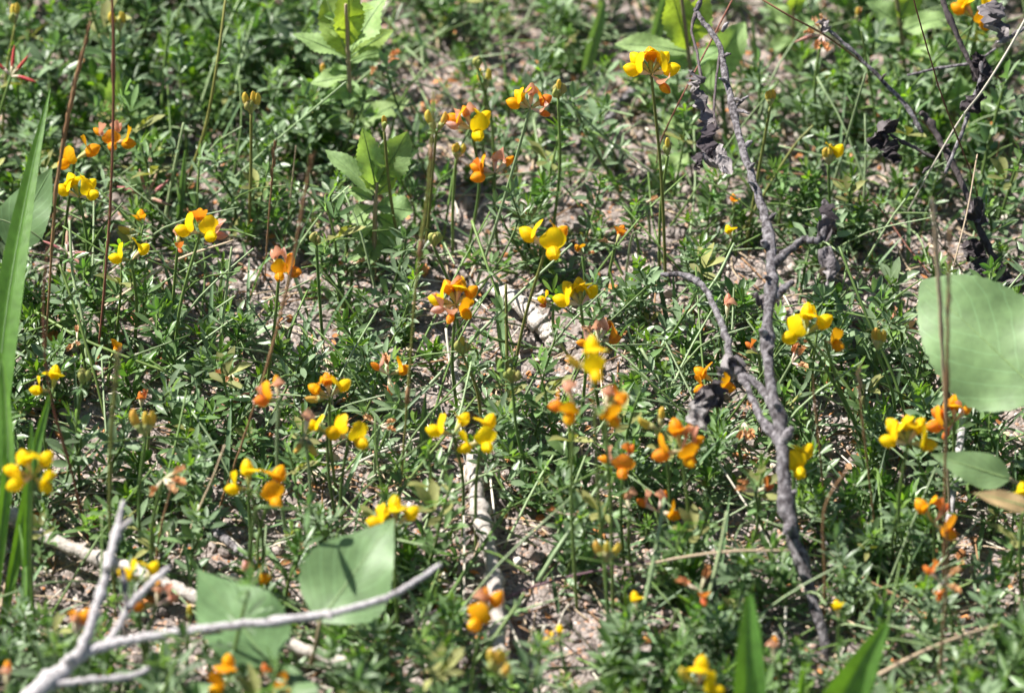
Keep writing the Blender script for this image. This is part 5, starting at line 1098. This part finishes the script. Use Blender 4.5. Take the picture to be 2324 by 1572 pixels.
U = (0.1, -0.35, 1); CAMW = (0.1, -0.8, 0.5); LFT = (-0.5, -0.4, 0.8)
weed('tall pale weed with serrated leaves at the top edge left of centre', [(798, 345, None), (795, 230, 4), (790, 120, 7.5), (785, 10, 11)],
     [(788, 130, 7, 664, 78, 8.0, 46, 'weed', U), (788, 125, 7.3, 738, -10, 10.0, 74, 'weed_tip', CAMW), (792, 100, 8, 790, -40, 12, 66, 'weed_tip', CAMW), (795, 120, 7.5, 875, -5, 9.5, 84, 'weed', LFT),
      (798, 128, 7, 892, 68, 7.4, 42, 'weed_tip', U), (795, 140, 6.6, 868, 118, 6.4, 46, 'weed', U), (796, 180, 5, 792, 250, 4.2, 42, 'weed', U), (800, 290, 2.2, 928, 225, 3.0, 58, 'weed', U), (797, 215, 4.2, 862, 212, 4.0, 30, 'weed', U), (790, 60, 9, 735, 35, 10, 36, 'weed', U), (790, 40, 9.6, 850, 20, 10.6, 36, 'weed_tip', U), (792, 85, 8.4, 745, 60, 9, 32, 'weed_tip', LFT), (794, 160, 6, 745, 165, 6, 34, 'weed', U), (796, 200, 4.8, 735, 225, 4.2, 36, 'weed', U), (797, 240, 3.6, 850, 262, 3, 38, 'weed', U), (798, 270, 2.8, 740, 285, 2.4, 36, 'weed', U), (790, 175, 5.4, 705, 190, 5, 40, 'weed', U)])
weed('small pale weed with upright toothed leaves left of the upper yellow group', [(848, 640, None), (850, 540, 2.2), (852, 470, 4.0), (856, 415, 5.4)],
     [(852, 420, 5.2, 823, 290, 8.6, 54, 'weed', CAMW), (858, 415, 5.2, 925, 298, 8.2, 74, 'weed', CAMW), (850, 440, 4.8, 738, 340, 6.2, 44, 'weed', U), (860, 400, 5.6, 872, 320, 7.6, 34, 'weed_tip', CAMW),
      (856, 440, 4.8, 905, 395, 5.8, 36, 'weed_tip', U), (856, 470, 3.8, 938, 480, 3.4, 62, 'weed', U), (848, 468, 3.9, 792, 505, 3.2, 40, 'weed', U), (852, 540, 2.0, 838, 600, 1.2, 44, 'weed', U), (846, 500, 3.0, 800, 545, 2.2, 36, 'weed', U), (845, 455, 4.4, 790, 430, 4.6, 34, 'weed', U), (858, 405, 5.5, 850, 335, 7.4, 26, 'weed_tip', LFT), (855, 490, 3.4, 905, 520, 2.6, 40, 'weed', U), (850, 520, 2.6, 905, 560, 1.6, 40, 'weed', U), (848, 560, 1.8, 795, 590, 1.2, 36, 'weed', U), (852, 430, 5, 815, 400, 5.8, 26, 'weed_tip', U)])
weed('large pale weed with glowing leaves behind the dead branch tip', [(1575, 300, None), (1572, 200, 3.5), (1560, 100, 6.5), (1545, -20, 10)],
     [(1560, 110, 6, 1520, -30, 9.8, 76, 'weed_tip', CAMW), (1565, 105, 6.2, 1600, -20, 9.4, 62, 'weed_tip', CAMW), (1562, 118, 5.8, 1395, 100, 6.2, 52, 'weed', U), (1572, 130, 5.4, 1490, 150, 5.0, 60, 'weed', U),
      (1580, 205, 3.4, 1690, 50, 6.4, 86, 'weed', CAMW), (1575, 215, 3.2, 1660, 190, 3.4, 54, 'weed', U), (1575, 260, 1.6, 1505, 290, 1.6, 50, 'weed', U), (1570, 150, 5, 1640, 110, 5.6, 50, 'weed', LFT)])
weed('pair of pale rounded leaves beside the dark brown culm, upper left', [(288, 340, None), (286, 300, 1.0), (285, 285, 1.4)],
     [(284, 285, 1.4, 262, 150, 5.0, 66, 'weed', CAMW), (288, 288, 1.4, 352, 230, 2.8, 74, 'weed', U), (286, 292, 1.2, 312, 330, 0.8, 40, 'weed', U)])
weed('broad light green weed in the top right corner behind the golden head', [(2055, 200, None), (2050, 120, 2.6), (2040, 30, 5.4), (2030, -40, 7.6)],
     [(2045, 60, 4.4, 1965, 5, 5.6, 60, 'weed', U), (2046, 70, 4.2, 2150, 40, 4.6, 60, 'weed', U), (2048, 100, 3.2, 1950, 90, 3.4, 54, 'weed', U), (2050, 120, 2.6, 2160, 150, 2.2, 56, 'weed', U), (2042, 40, 5.2, 2080, -40, 7.0, 60, 'weed_tip', CAMW), (2052, 150, 1.6, 1990, 190, 1.0, 50, 'weed', U)])
weed('light green rounded leaves low under the top right dead twigs', [(2160, 320, None), (2165, 270, 1.4), (2168, 240, 2.2)],
     [(2166, 250, 2, 2110, 200, 3, 56, 'weed', U), (2168, 252, 2, 2250, 220, 2.4, 60, 'weed', U), (2166, 270, 1.4, 2120, 300, 1.0, 56, 'weed', U), (2168, 245, 2.2, 2180, 170, 4.0, 54, 'weed', CAMW), (2165, 280, 1.2, 2220, 310, 1.0, 50, 'weed', U)])
weed('low pale leaf pair on the ground right of the slim green buds', [(1520, 420, None), (1518, 400, 0.5), (1518, 390, 0.8)],
     [(1518, 392, 0.8, 1470, 350, 1.4, 40, 'weed', U), (1520, 392, 0.8, 1560, 345, 1.6, 44, 'weed', U), (1519, 396, 0.7, 1480, 425, 0.6, 36, 'weed', U)])
weed('light green leaf cluster at the top edge right of the dead branch', [(1800, 150, None), (1802, 90, 2.0), (1800, 20, 4.4)],
     [(1801, 60, 3, 1740, 10, 4, 44, 'weed', U), (1801, 70, 2.8, 1870, 30, 3.4, 44, 'weed', U), (1802, 90, 2, 1745, 110, 1.8, 40, 'weed', U), (1800, 30, 4, 1815, -40, 6, 40, 'weed_tip', CAMW)])

# ------------------------------------------------------------------ shoots the photograph singles out
SINGLES = [
 ('upright', 1, 490, 250, 1.35, 0.4, 'tall blue-green leafy shoot under the bent grass-like stem at upper left'),
 ('upright', 2, 545, 200, 1.25, 2.0, 'leafy shoot with bright tip right of the bent grass-like stem'),
 ('upright', 3, 2190, 520, 1.45, 1.0, 'large rosette-topped shoot left of the dark shrivelled leaves, right side'),
 ('upright', 4, 1190, 520, 1.15, 0.2, 'upright narrow-leaved shoot right of the pale bud stalks at upper middle'),
 ('upright', 5, 940, 500, 1.15, 2.6, 'upright narrow-leaved shoot behind the jointed stalk'),
 ('tuft', 2, 1850, 300, 1.5, 0.6, 'pale bushy leaf tuft at the end of the leaning stem right of the dead branch'),
 ('upright', 6, 760, 620, 1.2, 1.4, 'spreading fresh shoot right of the small green bud cluster'),
 ('upright', 7, 870, 720, 1.25, 0.9, 'broad-leaved shoot on the bare soil left of the multicoloured wheel'),
 ('upright', 0, 1760, 1020, 1.2, 0.9, 'green leafy shoot standing at the dead branch fork'),
 ('upright', 2, 2000, 900, 1.35, 1.9, 'lush bright shoot below the pale yellow bud trio'),
 ('sprawling', 3, 400, 880, 1.2, 0.5, 'fresh green shoot spreading over the curved trailing stem'),
 ('upright', 4, 1300, 1330, 1.2, 0.3, 'single upright green shoot standing alone on the sandy patch'),
]
for form, k, x, y, s, rz, lab in SINGLES: place_shoot(form, k, G(x, y), rz, s, lab)

# ------------------------------------------------------------------ odd small things on the soil
p = P(1782, 1282, 0.5 / 100); t = thing('shell', 'small white ribbed shell fragment lying on soil beside the dead branch foot', 'shell', p)
nr, nc = 8, 13; v = []
for i in range(nr):
    for j in range(nc):
        a = math.radians(-52 + 104 * j / (nc - 1)); r = px(8 + 44 * i / (nr - 1)) * (1 + 0.03 * (j % 2))
        v.append((p.x + r * math.sin(a), p.y - px(25) + r * math.cos(a), p.z + px(9) * math.cos(a * 1.4) * math.sin(math.pi * (i + 1) / (nr + 1)) + (px(1.6) if j % 2 else 0)))
part('ribbed_plate', one(np.array(v), grid_faces(nr, nc)), M['shell'], t)
t = thing('seed_pod', 'reddish brown spindle pod lying on the soil at left', 'pod', P(540, 905, 0.006))
tubed(t, 'husk', pts3([(494, 930, 0.7), (515, 918, 0.9), (545, 900, 1.0), (575, 888, 1.0)]), np.array([px(4), px(10), px(9), px(3)]), M['red_culm'], 14, 8)
tubed(t, 'pod_stalk', pts3([(572, 889, 1.0), (620, 884, 1.2), (690, 872, 1.4)]), np.array([px(2), px(2)]), M['purple'], 8, 5)

# sprig that hangs over the second broad leaf and throws its shadow on it
sh = [np.array(P(x, y, 0.061) + SUNV * 0.034) for x, y in ((690, 1282), (745, 1286), (800, 1283))]
t = thing('trefoil_runner', 'thin arching sprig with two leaflets over the broad leaf with a dark shadow', 'runner', G(560, 1330), 'bare trailing stems')
tubed(t, 'stem', [np.array(t.location), sh[0] * 0.6 + np.array(t.location) * 0.4 + np.array([0, 0, 0.012])] + sh, np.array([px(4), px(3.4), px(3)]), M['stem'], 20, 6)
for tx, ty in ((838, 1268), (794, 1334)):
    b = P(tx, ty, 0.061) + SUNV * 0.034; a = Vector(sh[-1])
    v, f = leaf_shape((b - a).length, px(15), OBOV, 8, 3, 0.3, 0.05); part('leaflet', one(xf(v, frame_to(a, b, SUNV)), f), M['leaf'], t)
